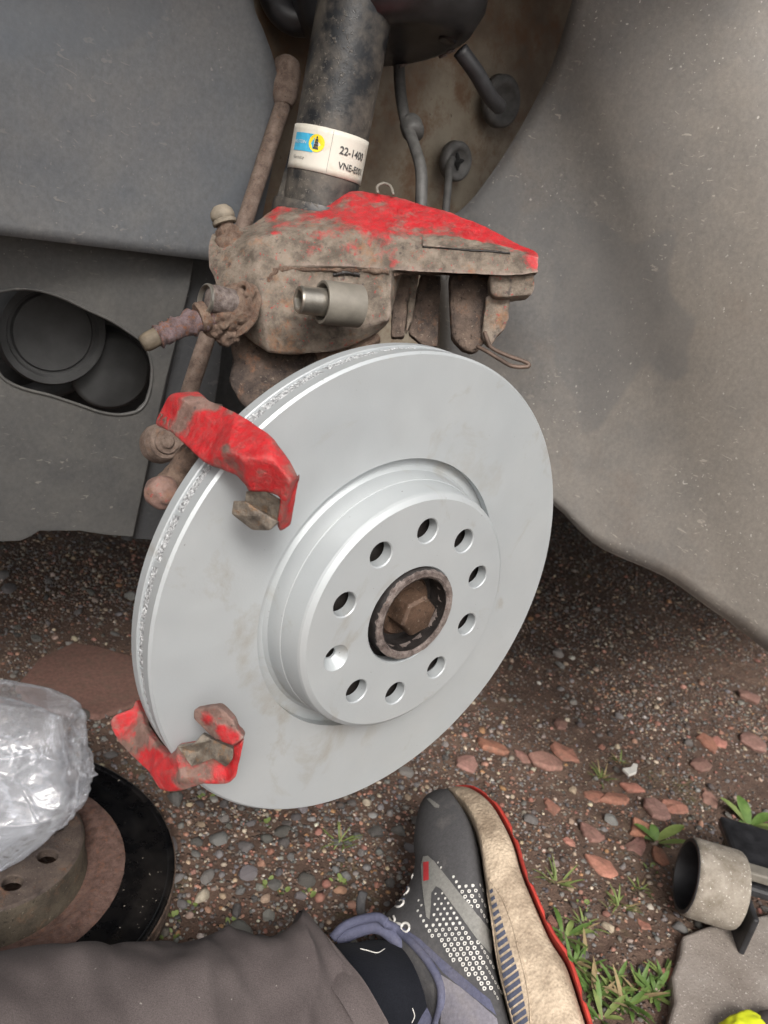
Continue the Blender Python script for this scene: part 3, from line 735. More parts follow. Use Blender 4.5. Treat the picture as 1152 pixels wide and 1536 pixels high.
def blob_paint(base, spots):
    """spots: (px, py, radius px, amount)"""
    def fn(p):
        x, y = proj(p); s = base
        for (a, b, r, k) in spots: s += k * math.exp(-((x - a) ** 2 + (y - b) ** 2) / (r * r))
        return s
    return fn
VD = FW.copy()
carrier = thing('caliper_carrier', 'red-painted caliper bracket with two claws over the disc edge', 'caliper bracket')
v = {}
def pts(d): return [P(a, b, y=y) for a, b, y in d]
U = pts([(253, 589, .0573), (296, 586, .0481), (230, 636, .0626), (256, 648, .0433), (274, 598, .0400), (312, 600, .0300),          # 0-5
         (354, 618, .0020), (374, 631, -.0074), (433, 688, -.0403), (449, 718, -.0435),                                             # 6-9
         (307, 695, .0000), (354, 713, -.0190), (369, 729, -.0260), (341, 676, -.0200), (366, 688, -.0320), (406, 687, -.0420),     # 10-15
         (437, 720, -.0500), (421, 746, -.0420), (400, 738, -.0345), (371, 738, -.0260),                                            # 16-19
         (447, 730, -.0430), (436, 789, -.0350), (419, 800, -.0340), (415, 785, -.0350), (404, 650, -.0268), (328, 640, .0080)])    # 20-25
F = [[0, 4, 3, 2], [0, 1, 5, 4], [4, 5, 25], [5, 6, 25], [4, 25, 3], [3, 25, 13, 10], [25, 6, 13], [6, 7, 13], [7, 24, 15, 14, 13], [24, 8, 15], [10, 13, 14, 12, 11], [8, 9, 16, 15], [14, 15, 18, 19, 12], [15, 16, 17, 18], [9, 20, 21, 22, 16], [16, 22, 23, 17]]
ob = casting('upper_claw', U, F, FW * 0.009, M['red_claw'], carrier, 0.0020, 0.00022,
             blob_paint(0.38, [(284, 605, 11, -.55), (276, 622, 10, -.6), (268, 640, 10, -.55), (300, 603, 11, -.4), (322, 608, 10, -.4), (344, 616, 8, -.3), (352, 728, 12, -.4), (392, 708, 10, -.22), (338, 672, 7, -.45), (345, 645, 26, .2), (250, 612, 15, .25), (312, 650, 18, .25), (400, 670, 26, .12), (408, 742, 8, -.3), (330, 700, 16, -.12), (440, 760, 10, .1)]), sm=3)
ob['label'] = 'bright red claw of the bracket over the upper disc edge'
bpy.context.view_layer.update(); tc_ = bvh_of(ob)
cu = bpy.data.curves.new('t', 'FONT'); cu.body = '741'; cu.size = 1.0; cu.resolution_u = 2; to = bpy.data.objects.new('t', cu); col.objects.link(to)
me_ = bpy.data.meshes.new_from_object(to.evaluated_get(bpy.context.evaluated_depsgraph_get())); bpy.data.objects.remove(to); bm = bmesh.new(); bm.from_mesh(me_)
bmesh.ops.subdivide_edges(bm, edges=[e for e in bm.edges if e.calc_length() > 0.15], cuts=2)
for v_ in bm.verts:
    x_, y_ = v_.co.x, v_.co.y; a_, b_ = 236 + x_ * 14 + y_ * 5, 630 + x_ * 8 - y_ * 17
    h = tc_.ray_cast(CAM, ray(a_, b_)); v_.co = (h[0] + (h[1] if h[1].dot(FW) < 0 else -h[1]) * .0006) if h[0] is not None else P(a_, b_, y=.062)
nt_ = obj('cast_number', bm, M['red_claw'], ob); paint_attr(nt_, lambda p: -.05)
V = pts([(369, 736, -.024), (400, 737, -.034), (421, 750, -.038), (418, 783, -.036), (392, 768, -.026), (367, 752, -.022)])
casting('pad_guide', V, [[0, 1, 2, 3, 4, 5]], FW * 0.010, M['bare_metal'], carrier, 0.0005, 0.00006)
V = pts([(350, 751, -.020), (367, 751, -.027), (392, 767, -.033), (418, 783, -.041), (404, 796, -.038), (378, 795, -.026), (347, 771, -.020), (384, 775, -.032)])
casting('guide_block', V, [[0, 1, 7, 6], [1, 2, 7], [2, 3, 7], [6, 7, 5], [7, 3, 4, 5]], FW * 0.010, M['bare_metal'], carrier, 0.0005, 0.00006)
Lw = pts([(163, 1083, .062), (168, 1074, .060), (198, 1063, .055), (203, 1049, .058), (213, 1070, .050), (215, 1091, .040), (234, 1119, .020), (250, 1134, .006),  # 0-7
          (262, 1128, -.005), (265, 1121, -.007), (286, 1150, -.016), (320, 1139, -.026), (340, 1151, -.033), (350, 1136, -.038), (367, 1108, -.044), (354, 1167, -.042),  # 8-15
          (341, 1178, -.036), (303, 1177, -.024), (269, 1188, -.012), (250, 1189, -.004), (240, 1185, .003), (223, 1159, .018), (192, 1130, .044), (173, 1109, .056),   # 16-23
          (227, 1157, .012), (273, 1167, -.018), (290, 1117, -.012), (349, 1122, -.036), (303, 1163, -.024)])  # 24-28
F = [[0, 1, 2, 4, 5, 22, 23], [2, 3, 4], [22, 5, 6, 21], [21, 6, 7, 24], [24, 7, 8, 25], [8, 9, 10, 25], [21, 24, 20], [20, 24, 25, 19], [25, 18, 19], [25, 10, 28], [25, 28, 17, 18], [10, 11, 12, 28], [28, 12, 16, 17], [12, 13, 14, 15, 16], [9, 26, 11, 10], [26, 27, 12, 11], [27, 14, 13, 12]]
ob = casting('lower_claw', Lw, F, FW * 0.010, M['red_claw'], carrier, 0.0018, 0.00025,
             blob_paint(0.24, [(188, 1075, 12, .42), (196, 1105, 10, .2), (228, 1145, 16, .35), (258, 1150, 12, .25), (235, 1178, 18, .5), (250, 1188, 14, .35), (352, 1155, 16, .65), (330, 1165, 12, .2), (362, 1118, 18, .5), (200, 1120, 20, -.15), (300, 1160, 14, -.2), (215, 1105, 14, -.2), (275, 1160, 10, -.2)]))
ob['label'] = 'worn red claw of the bracket at the lower disc edge'
Pr = pts([(290, 1064, -.014), (328, 1059, -.030), (350, 1080, -.038), (354, 1093, -.040), (367, 1108, -.0445), (350, 1120, -.040), (323, 1110, -.030), (317, 1106, -.024), (289, 1077, -.014), (322, 1095, -.030)])
ob = casting('prong', Pr, [[0, 1, 2, 3, 9], [0, 9, 7, 8], [9, 3, 4, 5, 6, 7]], FW * 0.011, M['red_claw'], carrier, 0.0014, 0.00025, blob_paint(-0.02, [(312, 1080, 9, .5), (345, 1106, 16, .65), (330, 1094, 10, .3)]))
NW = pts([(265, 1120, -.012), (289, 1117, -.018), (303, 1101, -.018), (320, 1110, -.026), (350, 1124, -.040), (349, 1140, -.042), (339, 1151, -.0365), (320, 1138, -.0295), (287, 1150, -.0195), (296, 1128, -.016)])
casting('notch_face', NW, [[0, 1, 9, 8], [1, 2, 3, 9], [9, 3, 4, 5, 6, 7], [8, 9, 7]], FW * 0.006, M['bare_metal'], carrier, 0.0004, 0.00006)
# the bridge that joins the claws behind the disc, with the guide pin boss
br = curve([P(240, 610, y=.075), P(250, 690, y=.070), P(262, 790, y=.070), P(225, 930, y=.072), P(195, 1060, y=.066)], 20)
obj('bridge', tube_bm([p + Vector((0.028, 0.006, 0)) for p in br], 0.013, 12, wob=0.1), M['rust_dark'], carrier, smooth=True)
obj('lug', tube_bm(curve([P(315, 672, y=.050), P(282, 690, y=.052), P(268, 708, y=.055), P(250, 732, y=.056), P(240, 742, y=.056)], 18), [.010, .0095, .009, .0085, .008, .0075, .007, .0066, .0066, .0068, .0072, .0075, .008, .008, .008, .0078, .0075, .0065, .005], 18, wob=0.12), M['rust_brown'], carrier, smooth=True)
bm = bmesh.new(); bmesh.ops.create_icosphere(bm, subdivisions=4, radius=0.0092); c = P(243, 738, y=.050)
for v_ in bm.verts: v_.co = c + v_.co * (1 + .12 * noise.noise(v_.co * 160))
ob = obj('pin_boss', bm, M['red_claw'], carrier, smooth=True); paint_attr(ob, blob_paint(-.12, [(240, 728, 9, .3)]))
V = pts([(212, 1073, .064), (226, 1084, .060), (247, 1115, .050), (256, 1136, .046), (240, 1130, .05), (224, 1110, .058)])
casting('gap_shade', V, [[0, 1, 2, 3, 4, 5]], FW * 0.008, M['rust_dark'], carrier, 0.001, 0.0003)  # added dark plate, stands in for the shade in the gap beside the claw
put(carrier, P(250, 800, y=.07))

# ================================================================== STEERING KNUCKLE
kn = thing('steering_knuckle', 'rusty brown steering knuckle and dust plate behind the disc', 'steering knuckle')
V = [P(a, b, y=y) for a, b, y in [(345, 505, .150), (400, 500, .150), (480, 515, .140), (560, 505, .130), (580, 560, .10), (560, 640, .085), (470, 700, .075), (392, 660, .10), (372, 618, .125), (360, 604, .135), (343, 576, .145), (350, 545, .15)]]
casting('dust_plate', V, [list(range(12))], Vector((0.004, 0.012, 0)), M['rust_dark'], kn, 0.003, 0.0008)
o = obj('bearing_housing', lathe_bm([(0, 0.0), (0.052, 0.0), (0.056, -0.004), (0.056, -0.05), (0.042, -0.06), (0, -0.06)], DC + Vector((0, 0.055, 0)), OUT, 48), M['rust_brown'], kn); smooth(o)
obj('strut_arm', tube_bm(curve([DC + Vector((0.0, 0.09, 0.04)), Vector((0.02, 0.13, 0.47)), Vector((0.031, 0.185, 0.53)), Vector((0.031, 0.2, 0.585))], 14), [.022] * 8 + [.022] * 7, 16, wob=.05), M['rust_dark'], kn, smooth=True)
o = obj('strut_clamp', lathe_bm([(0.0272, -0.05), (0.0335, -0.05), (0.0340, -0.014), (0.0330, -0.010), (0.0272, -0.010)], Vector((0.031, 0.2, 0.588)), (0, 0, 1), 48), M['strut_tube'], kn); smooth(o)
V = [P(441, 196, d=.600), P(437, 215, d=.598), P(424, 262, d=.592), P(410, 312, d=.588), P(428, 318, d=.58), P(436, 275, d=.585)]
casting('clamp_flange', V, [[0, 1, 2, 3, 4, 5]], FW * 0.012, M['strut_tube'], kn, 0.0012, 0.0003)
put(kn, DC + Vector((0, 0.08, -0.056)))

# ================================================================== STRUT with sticker and spring seat
SX, SY, SR = 0.031, 0.200, 0.0268
strut = thing('shock_absorber', 'dusty black shock absorber tube with a white maker sticker', 'shock absorber')
bm = lathe_bm([(0, 0.52), (SR, 0.52), (SR, 0.56)] + [(SR, 0.56 + 0.012 * k) for k in range(1, 24)] + [(0, 0.85)], Vector((SX, SY, 0)), (0, 0, 1), 96)
o = obj('tube', bm, M['strut_tube'], strut); smooth(o)
def on_cyl(px, py, rad):
    r = ray(px, py); ox, oy = CAM.x - SX, CAM.y - SY
    a = r.x ** 2 + r.y ** 2; b = 2 * (ox * r.x + oy * r.y); c = ox * ox + oy * oy - rad * rad; D = b * b - 4 * a * c
    if D < 0: D = 0
    p = CAM + r * ((-b - math.sqrt(D)) / (2 * a)); th = math.atan2(p.y - SY, p.x - SX)
    return (th - 2 * math.pi if th > 0.5 else th), p.z
def cyl(th, z, rad): return Vector((SX + rad * math.cos(th), SY + rad * math.sin(th), z))
thL = on_cyl(440, 186, SR)[0] - 0.05; thR = on_cyl(549, 252, SR)[0] + 0.35
thM, zT = on_cyl(497, 193, SR); zB = on_cyl(488, 261, SR)[1]
rows = [[cyl(thL + (thR - thL) * i / 60, zB + (zT - zB) * j / 8, SR + 0.0005) for i in range(61)] for j in range(9)]
bm = grid_bm(rows); st = obj('sticker', bm, M['sticker'], strut, smooth=True); so = st.modifiers.new('s', 'SOLIDIFY'); so.thickness = 0.0004; so.offset = 0
st['label'] = 'dirty white printed sticker around the tube'
lift = SR + 0.0010
def curved(poly2, m, name, rad=lift, res=0.0007):
    """poly2: outline in (arc length, z) from the sticker's left edge and bottom"""
    ptsn = []
    for i, a in enumerate(poly2):
        b = poly2[(i + 1) % len(poly2)]; n = max(1, int(math.dist(a, b) / res))
        for k in range(n): ptsn.append(Vector((a[0] + (b[0] - a[0]) * k / n, a[1] + (b[1] - a[1]) * k / n)))
    n = len(ptsn); r = geometry.delaunay_2d_cdt(ptsn, [(i, (i + 1) % n) for i in range(n)], [], 1, 1e-7); bm = bmesh.new()
    vv = [bm.verts.new(cyl(thL + p.x / SR, zB + p.y, rad)) for p in r[0]]
    for f in r[2]: bm.faces.new([vv[i] for i in f])
    return obj(name, bm, m, st)
def uv_at(px, py):
    th, z = on_cyl(px, py, SR); return ((th - thL) * SR, z - zB)
def text_on(txt, u, z, size, m, name, sx=1.0, rad=lift + 0.0002, bold=0.0):
    cu = bpy.data.curves.new('t', 'FONT'); cu.body = txt; cu.size = size; cu.offset = bold; cu.resolution_u = 3; to = bpy.data.objects.new('t', cu); col.objects.link(to)
    dg = bpy.context.evaluated_depsgraph_get(); me = bpy.data.meshes.new_from_object(to.evaluated_get(dg)); bpy.data.objects.remove(to)
    bm = bmesh.new(); bm.from_mesh(me)
    bmesh.ops.subdivide_edges(bm, edges=[e for e in bm.edges if e.calc_length() > 0.002], cuts=2)
    for v_ in bm.verts: v_.co = cyl(thL + (u + v_.co.x * sx) / SR, zB + z + v_.co.y, rad)
    return obj(name, bm, m, st)
u0, z0 = uv_at(441, 224); u1, z1 = uv_at(466, 200); ucx, zcx = uv_at(475.5, 215)
bl = [uv_at(444.5, 226), uv_at(466, 226), uv_at(468, 199), uv_at(447, 199)]
uL = min(p[0] for p in bl); uR = max(p[0] for p in bl); zL = sum(uv_at(452, 226)) * 0 + uv_at(452, 226)[1]; zH = uv_at(456, 199)[1]
curved([(uL, zL), (uR + 0.002, zL), (uR + 0.002, zH), (uL, zH)], M['sticker_blue'], 'blue_logo_block')
rc = 0.0058
curved([(ucx + rc * math.cos(R(a)), zcx + rc * math.sin(R(a))) for a in range(0, 360, 15)], M['sticker_yellow'], 'yellow_roundel', lift + 0.00015)
for q, (w, h0, h1) in enumerate(((0.0007, 0.003, 0.0044), (0.0014, 0.0014, 0.0027), (0.0017, -0.0004, 0.0011), (0.0020, -0.0022, -0.0007), (0.0026, -0.0040, -0.0026))):
    curved([(ucx - w * 0.8, zcx + h0), (ucx + w * 0.8, zcx + h0), (ucx + w * 0.65, zcx + h1), (ucx - w * 0.65, zcx + h1)], M['ink'], 'emblem_mark', lift + 0.0003)
text_on('BILSTEIN', uL + 0.0006, (zL + zH) / 2 - 0.0010, 0.0030, M['white_print'], 'maker_name', min(1.0, (uR - uL) / 0.0135))
text_on('Germany', uL + 0.002, zL - 0.0052, 0.0028, M['ink'], 'small_print')
ua, za = uv_at(508, 230); text_on('22-1400', ua, za, 0.0072, M['ink'], 'part_number', 0.92, bold=0.00012)
ub, zb = uv_at(506, 252); text_on('VNE-E001', ub, zb, 0.0062, M['ink'], 'part_code', 0.92, bold=0.0001)
# folded seam line of the sticker
us, _ = uv_at(494, 230); curved([(us, 0.0006), (us + 0.00025, 0.0006), (us + 0.0005, zT - zB - 0.0006), (us + 0.0002, zT - zB - 0.0006)], M['shoe_logo'], 'fold_line')
# spring seat: a black bowl round the tube, tipped towards the right
sc = P(590, 20, d=0.590)
bm = lathe_bm([(0, -0.012), (0.030, -0.017), (0.044, -0.022), (0.058, -0.018), (0.068, -0.006), (0.073, 0.012), (0.075, 0.05), (0.070, 0.07), (0.03, 0.07)], sc, camdir(-0.10, -1, -0.22), 80)
o = obj('spring_seat', bm, M['cup_black'], strut); smooth(o, 40)
obj('seat_lip', tube_bm(curve([P(405, -60, d=.60), P(412, -5, d=.60), P(436, 26, d=.60), P(470, 30, d=.60)], 20), [.012] * 21, 12), M['cup_black'], o, smooth=True)
tr = bvh_of(o)
for (a, b, l_, w) in ((634, 92, 9, 5), (650, 88, 10, 5), (664, 82, 10, 5), (676, 75, 9, 4), (605, 96, 8, 5)):
    h = tr.ray_cast(CAM, ray(a, b))
    if h[0] is not None:
        q0 = h[0] + h[1] * 0.001
        obj('drain_rib', tube_bm([q0 - camdir(0.9, -0.35, 0.2) * 0.0032, q0 + camdir(0.9, -0.35, 0.2) * 0.0032], [0.0014, 0.0010], 8), M['hub_rim'], o, smooth=True)
h = tr.ray_cast(CAM, ray(671, 60))
if h[0] is not None: obj('drain_hole', lathe_bm([(0, 0.0008), (0.004, 0.0008), (0.0054, 0.0016), (0.0068, 0.0008), (0.007, -0.002)], h[0], h[1], 24), M['cup_black'], o, smooth=True)
put(strut, (SX, SY, 0.52))

# ================================================================== DROP LINK
dl = thing('drop_link', 'rusty anti-roll bar link rod with a ball joint at each end', 'suspension link')
a0 = P(424, 158, d=.605); a1 = P(280, 600, d=.580)
obj('rod', tube_bm([a0.lerp(a1, k / 30.0) for k in range(31)], 0.0062, 14, wob=0.05), M['link_rust'], dl, smooth=True)
o = obj('upper_joint', lathe_bm([(0, -0.018), (0.0068, -0.017), (0.0095, -0.012), (0.0108, -0.004), (0.0108, 0.010), (0.0095, 0.016), (0.006, 0.019), (0, 0.0195)], P(428, 125, d=.605), P(432, 80, d=.605) - P(424, 165, d=.605), 28, rough=.0005), M['link_rust'], dl); smooth(o)
c = P(246, 664, d=.545)
o = obj('lower_joint', lathe_bm([(0, 0.010), (0.004, 0.0105), (0.005, 0.0085), (0.008, 0.009), (0.0085, 0.0068), (0.0112, 0.007), (0.0135, 0.003), (0.0138, -0.012), (0, -0.016)], c, -(FW * 0.75 + RT * -0.45).normalized(), 36, rough=.0004), M['link_rust'], dl); smooth(o, 30)
obj('lower_shank', tube_bm([a1, a1.lerp(c, 0.5), c + FW * 0.004], [0.0062, 0.0075, 0.0085], 12), M['link_rust'], dl, smooth=True)
put(dl, c)

# ================================================================== BRAKE CALIPER (hung up above the disc)
cal = thing('brake_caliper', 'rusty brake caliper with flaking red paint hung above the disc', 'brake caliper')
cx = [
 #  row0             row1             row2             row3             row4             row5             row6
 [(316, 349, .552), (313, 360, .549), (313, 376, .546), (313, 400, .543), (323, 419, .540), (338, 478, .535), (374, 510, .536)],
 [(342, 345, .556), (343, 358, .545), (344, 374, .538), (346, 402, .533), (352, 428, .530), (362, 486, .527), (388, 520, .532)],
 [(376, 338, .562), (379, 347, .545), (382, 358, .527), (386, 398, .519), (390, 420, .517), (396, 482, .516), (402, 529, .528)],
 [(415, 309, .578), (414, 327, .556), (413, 350, .529), (416, 397, .521), (424, 405, .521), (428, 488, .517), (430, 532, .530)],
 [(450, 292, .586), (448, 314, .562), (447, 345, .532), (448, 398, .523), (452, 408, .530), (456, 494, .520), (462, 531, .533)],
 [(487, 296, .592), (487, 318, .572), (486, 346, .534), (487, 399, .525), (488, 409, .535), (490, 494, .524), (498, 528, .536)],
 [(518, 284, .576), (518, 308, .556), (522, 347, .534), (523, 400, .526), (523, 410, .536), (524, 490, .527), (530, 516, .539)],
 [(560, 288, .578), (560, 314, .556), (562, 350, .530), (562, 402, .524), (562, 411, .530), (562, 484, .528), (560, 503, .540)],
 [(590, 294, .574), (588, 320, .552), (586, 354, .527), (586, 405, .523), (587, 414, .526), (586, 478, .528), (580, 490, .540)],
 [(602, 297, .572), (602, 322, .551), (602, 358, .526), (602, 406, .522), (604, 411, .548), (600, 416, .560), (598, 420, .565)],
 [(640, 308, .564), (640, 334, .546), (641, 369, .522), (640, 409, .519), (641, 409, .540), (641, 408, .555), (641, 406, .562)],
 [(690, 322, .554), (690, 347, .538), (690, 373, .518), (690, 411, .516), (690, 409, .535), (690, 408, .548), (690, 406, .553)],
 [(740, 345, .544), (740, 361, .532), (740, 376, .516), (740, 413, .514), (740, 411, .530), (740, 409, .540), (740, 407, .545)],
 [(778, 367, .534), (778, 372, .526), (777, 380, .515), (777, 414, .513), (777, 412, .525), (777, 410, .532), (777, 408, .536)],
 [(803, 377, .524), (807, 379, .519), (808, 386, .514), (808, 408, .513), (804, 412, .517), (802, 411, .522), (801, 409, .526)],
]
rows = [[P(*q[:2], d=q[2]) for q in r] for r in cx]
nr, nc = len(rows), len(rows[0])
V = [p for r in rows for p in r]; F = [[i * nc + j, i * nc + j + 1, (i + 1) * nc + j + 1, (i + 1) * nc + j] for i in range(nr - 1) for j in range(nc - 1)]
bm = solid_bm(V, F, FW * 0.016, 0.96)
bm.verts.ensure_lookup_table(); bm.edges.ensure_lookup_table()
cr = bm.edges.layers.float.new('crease_edge')
idx = {v_: i for i, v_ in enumerate(bm.verts)}
for e in bm.edges:
    i, j = (idx[e.verts[0]], idx[e.verts[1]])
    if i < nr * nc and j < nr * nc:
        ri, ci = divmod(i, nc); rj, cj = divmod(j, nc)
        if ci == cj and ci in (2, 3): e[cr] = 0.85
        if ci == cj and ci in (0, 6): e[cr] = 0.6
        if ci == cj and ci == 5: e[cr] = 0.45
        if ri == rj and ri in (2, 8, 9): e[cr] = 0.75
        if ri == rj and ri in (0, 14): e[cr] = 0.6
o = obj('body', bm, M['caliper_cast'], cal); sb = o.modifiers.new('s', 'SUBSURF'); sb.levels = 3; sb.render_levels = 3
bpy.context.view_layer.update(); mt = o.data.materials[0]; apply_mods(o); o.data.materials.clear(); o.data.materials.append(mt)
bm = bmesh.new(); bm.from_mesh(o.data); bm.normal_update()
for v_ in bm.verts: v_.co += v_.normal * (0.0007 * noise.noise(v_.co * 55) + 0.0004 * noise.noise(v_.co * 170) + 0.0004 * noise.noise(v_.co * 420))
bm.to_mesh(o.data); bm.free(); smooth(o, 45)
def cal_paint(p):
    x, y = proj(p)
    top = np.interp(x, [310, 378, 450, 487, 520, 560, 600, 640, 690, 740, 780, 810], [350, 338, 292, 294, 284, 288, 297, 309, 322, 345, 368, 378])
    sh = np.interp(x, [310, 378, 415, 450, 520, 600, 640, 690, 740, 800], [372, 358, 350, 345, 346, 356, 362, 362, 366, 380])
    if y < sh:
        f = (sh - y) / max(6.0, sh - top)
        s = np.interp(x, [310, 380, 410, 470, 495, 520, 640, 800], [-.6, -.22, .20, .16, .22, .27, .30, .46]) + .22 * f - .08
    else:
        s = np.interp(x, [310, 400, 480, 560, 640, 700, 780], [-.42, -.25, .06, .12, .04, -.12, .06]) - max(0, (y - 385)) * .010
    for (a, b, r, k) in ((802, 392, 16, .7), (412, 455, 12, .62), (418, 480, 12, .5), (470, 375, 20, .2), (560, 340, 30, .15), (410, 365, 16, .25), (690, 409, 22, .2), (588, 400, 10, .3)): s += k * math.exp(-((x - a) ** 2 + (y - b) ** 2) / (r * r))
    return s
paint_attr(o, cal_paint)
# the cracked step along the front of the bridge
bmst = [P(a, b, d=d) for a, b, d in [(632, 353, .529), (668, 352, .526), (700, 358, .524), (735, 366, .521), (765, 374, .518), (768, 379, .514), (735, 375, .5155), (700, 373, .5165), (660, 371, .518), (634, 368, .5205)]]
casting('bridge_step', bmst, [[0, 1, 8, 9], [1, 2, 7, 8], [2, 3, 6, 7], [3, 4, 5, 6]], FW * 0.012, M['caliper_cast'], cal, 0.0010, 0.0009, lambda p: -.42)
def pxs(name, poly, back, m, bev=0.0018, lump=0.0005, paint=None):
    V = [P(a, b, d=d) for a, b, d in poly]; return casting(name, V, [list(range(len(V)))], FW * back, m, cal, bev, lump, paint)
pxs('finger_lip', [(733, 410, .521), (804, 409, .518), (801, 436, .519), (795, 443, .520), (743, 446, .524), (735, 440, .526)], 0.016, M['caliper_cast'], paint=blob_paint(-.55, [(788, 440, 8, .7), (800, 425, 8, .5)]))
pxs('finger_block', [(730, 442, .532), (766, 444, .530), (763, 478, .531), (757, 494, .532), (748, 501, .533), (736, 520, .535), (722, 505, .537)], 0.014, M['caliper_cast'], paint=blob_paint(-.6, [(758, 468, 8, .8)]))
pxs('outer_finger', [(673, 408, .548), (742, 412, .542), (740, 470, .541), (728, 512, .540), (715, 530, .540), (695, 526, .542), (677, 505, .546)], 0.016, M['rust_dark'], 0.003)
pxs('inner_finger', [(590, 408, .560), (616, 408, .560), (607, 506, .556), (586, 506, .556)], 0.014, M['rust_dark'], 0.002)
pxs('red_rib', [(614, 408, .566), (629, 408, .566), (619, 480, .563), (608, 502, .562)], 0.012, M['caliper_cast'], 0.002, paint=blob_paint(0.05, []))
pxs('web', [(630, 410, .575), (662, 412, .572), (657, 520, .566), (640, 522, .566), (612, 500, .566), (622, 455, .57)], 0.012, M['rust_dark'], 0.002)  # beige piece coloured dark to paint in the shadow behind the caliper
# piston side seen between body and disc
pxs('piston_shoulder', [(470, 520, .548), (520, 512, .546), (560, 495, .545), (575, 505, .545), (545, 535, .55), (480, 560, .555)], 0.02, M['rust_crust'], 0.003)
bpy.context.view_layer.update(); tcal = bvh_of([c_ for c_ in cal.children if c_.name.split('.')[0] == 'body'][0])
def seam(name, pxl, r, m, lift=0.0003):
    q_ = []
    for (a, b) in pxl:
        h = tcal.ray_cast(CAM, ray(a, b))
        if h[0] is not None: q_.append(h[0] - ray(a, b).normalized() * lift)
    if len(q_) > 2: obj(name, tube_bm(curve(q_, 50), [r * (.6 + .7 * abs(noise.noise(Vector((k * .35, r * 900, 0)))) ) for k in range(51)], 8, wob=.5), m, cal, smooth=True)
seam('rust_seam', [(402, 424), (410, 410), (424, 403), (450, 402), (490, 403), (530, 404), (566, 405), (584, 407)], 0.0030, M['rust_crust'], -0.0014)
seam('cast_crack', [(500, 412), (515, 409), (530, 410), (540, 413)], 0.0022, M['hub_black'], 0.0)
seam('cast_crack', [(634, 370), (668, 372), (700, 375), (735, 377), (765, 380)], 0.0008, M['hub_black'], 0.0006)
seam('cast_edge', [(590, 412), (612, 409), (650, 410), (690, 412), (740, 414), (790, 414)], 0.0016, M['rust_brown'], -0.0006)
# guide sleeve and bolt
ax = camdir(-0.88, 0.02, -0.47); E0 = P(482, 453, d=.497)
o = obj('guide_sleeve', lathe_bm([(0.0134, -0.026), (0.0136, -0.002), (0.0132, 0.0), (0.0116, 0.0), (0.0112, -0.0012), (0.0112, -0.02), (0, -0.02)], E0, ax, 56), M['sleeve_metal'], cal); smooth(o, 40)
obj('sleeve_gap_shade', lathe_bm([(0.0111, -0.008), (0.008, -0.011), (0.0, -0.011)], E0, ax, 40), M['black_rubber'], cal, smooth=True)  # black disc put in as the shade inside the sleeve, round the bolt
B0 = E0 + ax * 0.0155
bm = bmesh.new(); u_, v_2, a_ = frame(ax); NS = 36
def ringv(r, h, n=NS, hexa=False):
    out = []
    for k in range(n):
        t_ = 2 * math.pi * k / n; rr = r
        if hexa: m_ = (t_ % (math.pi / 3)) - math.pi / 6; rr = r * math.cos(math.pi / 6) / math.cos(m_)
        out.append(bm.verts.new(B0 + a_ * h + (u_ * math.cos(t_) + v_2 * math.sin(t_)) * rr))
    return out
rg = [ringv(.0086, -.026), ringv(.0086, -.0012), ringv(.0079, 0), ringv(.0064, 0), ringv(.0062, -.0006, hexa=True), ringv(.0060, -.012, hexa=True)]
for A, B in zip(rg[:-1], rg[1:]):
    for k in range(NS): bm.faces.new((A[k], A[(k + 1) % NS], B[(k + 1) % NS], B[k]))
bm.faces.new(rg[-1]); bmesh.ops.recalc_face_normals(bm, faces=bm.faces)
o = obj('guide_bolt', bm, M['bolt_steel'], cal); smooth(o, 30)
# bleed nipple with rubber cap
n0 = P(342, 350, d=.550); na = camdir(-0.30, -1, -0.15)
o = obj('bleed_nipple', lathe_bm([(0.0085, -0.004), (0.0082, 0.003), (0.0058, 0.005), (0.0055, 0.009), (0, 0.009)], n0, na, 6), M['rust_crust'], cal)
o = obj('dust_cap', lathe_bm([(0.0066, 0.006), (0.0083, 0.0065), (0.0086, 0.0085), (0.0074, 0.0095), (0.0082, 0.0105), (0.0084, 0.0125), (0.0075, 0.0155), (0.005, 0.0185), (0, 0.0195)], n0, na, 32, rough=.0004), M['cap_rubber'], cal); smooth(o, 40)
obj('bleed_boss', tube_bm([n0 - na * 0.022, n0 - na * 0.012, n0 - na * 0.002], [.013, .0125, .0105], 18, wob=.1), M['rust_crust'], cal, smooth=True)
# banjo bolt, crusted fitting, brake hose stub
fc = P(352, 462, d=.512)
def crust(name, c, r, squash, m, seed, amp=0.22, par=cal, axis=None):
    bm = bmesh.new(); bmesh.ops.create_icosphere(bm, subdivisions=4, radius=1)
    u1_, v1_, a1_ = frame(axis or FW)
    for v_ in bm.verts:
        n_ = v_.co.normalized(); k = 1 + amp * noise.noise(n_ * 2.1 + Vector((seed, 0, 0))) + amp * 0.55 * noise.noise(n_ * 5 + Vector((0, seed, 0))) + amp * .3 * noise.noise(n_ * 11)
        q = n_ * k * r; v_.co = c + u1_ * q.x + v1_ * q.y + a1_ * q.z * squash
    return obj(name, bm, m, par, smooth=True)
crust('crusted_fitting', fc, 0.0150, 0.8, M['rust_crust'], 3.1)
crust('crusted_fitting', P(332, 470, d=.507), 0.0105, 0.9, M['rust_crust'], 8.4)
crust('crusted_fitting', P(340, 500, d=.516), 0.0085, 0.9, M['rust_brown'], 5.9)
crust('crusted_fitting', P(322, 488, d=.510), 0.0080, 0.9, M['rust_brown'], 1.9)
o = obj('washer', lathe_bm([(0.010, -0.001), (0.0185, -0.0012), (0.0192, 0.0), (0.018, 0.0012), (0.010, 0.001)], P(358, 466, d=.517), camdir(-0.55, -0.25, -0.8), 40, closed=True, rough=.0012), M['rust_crust'], cal); smooth(o)
hq = P(363, 434, d=.503)
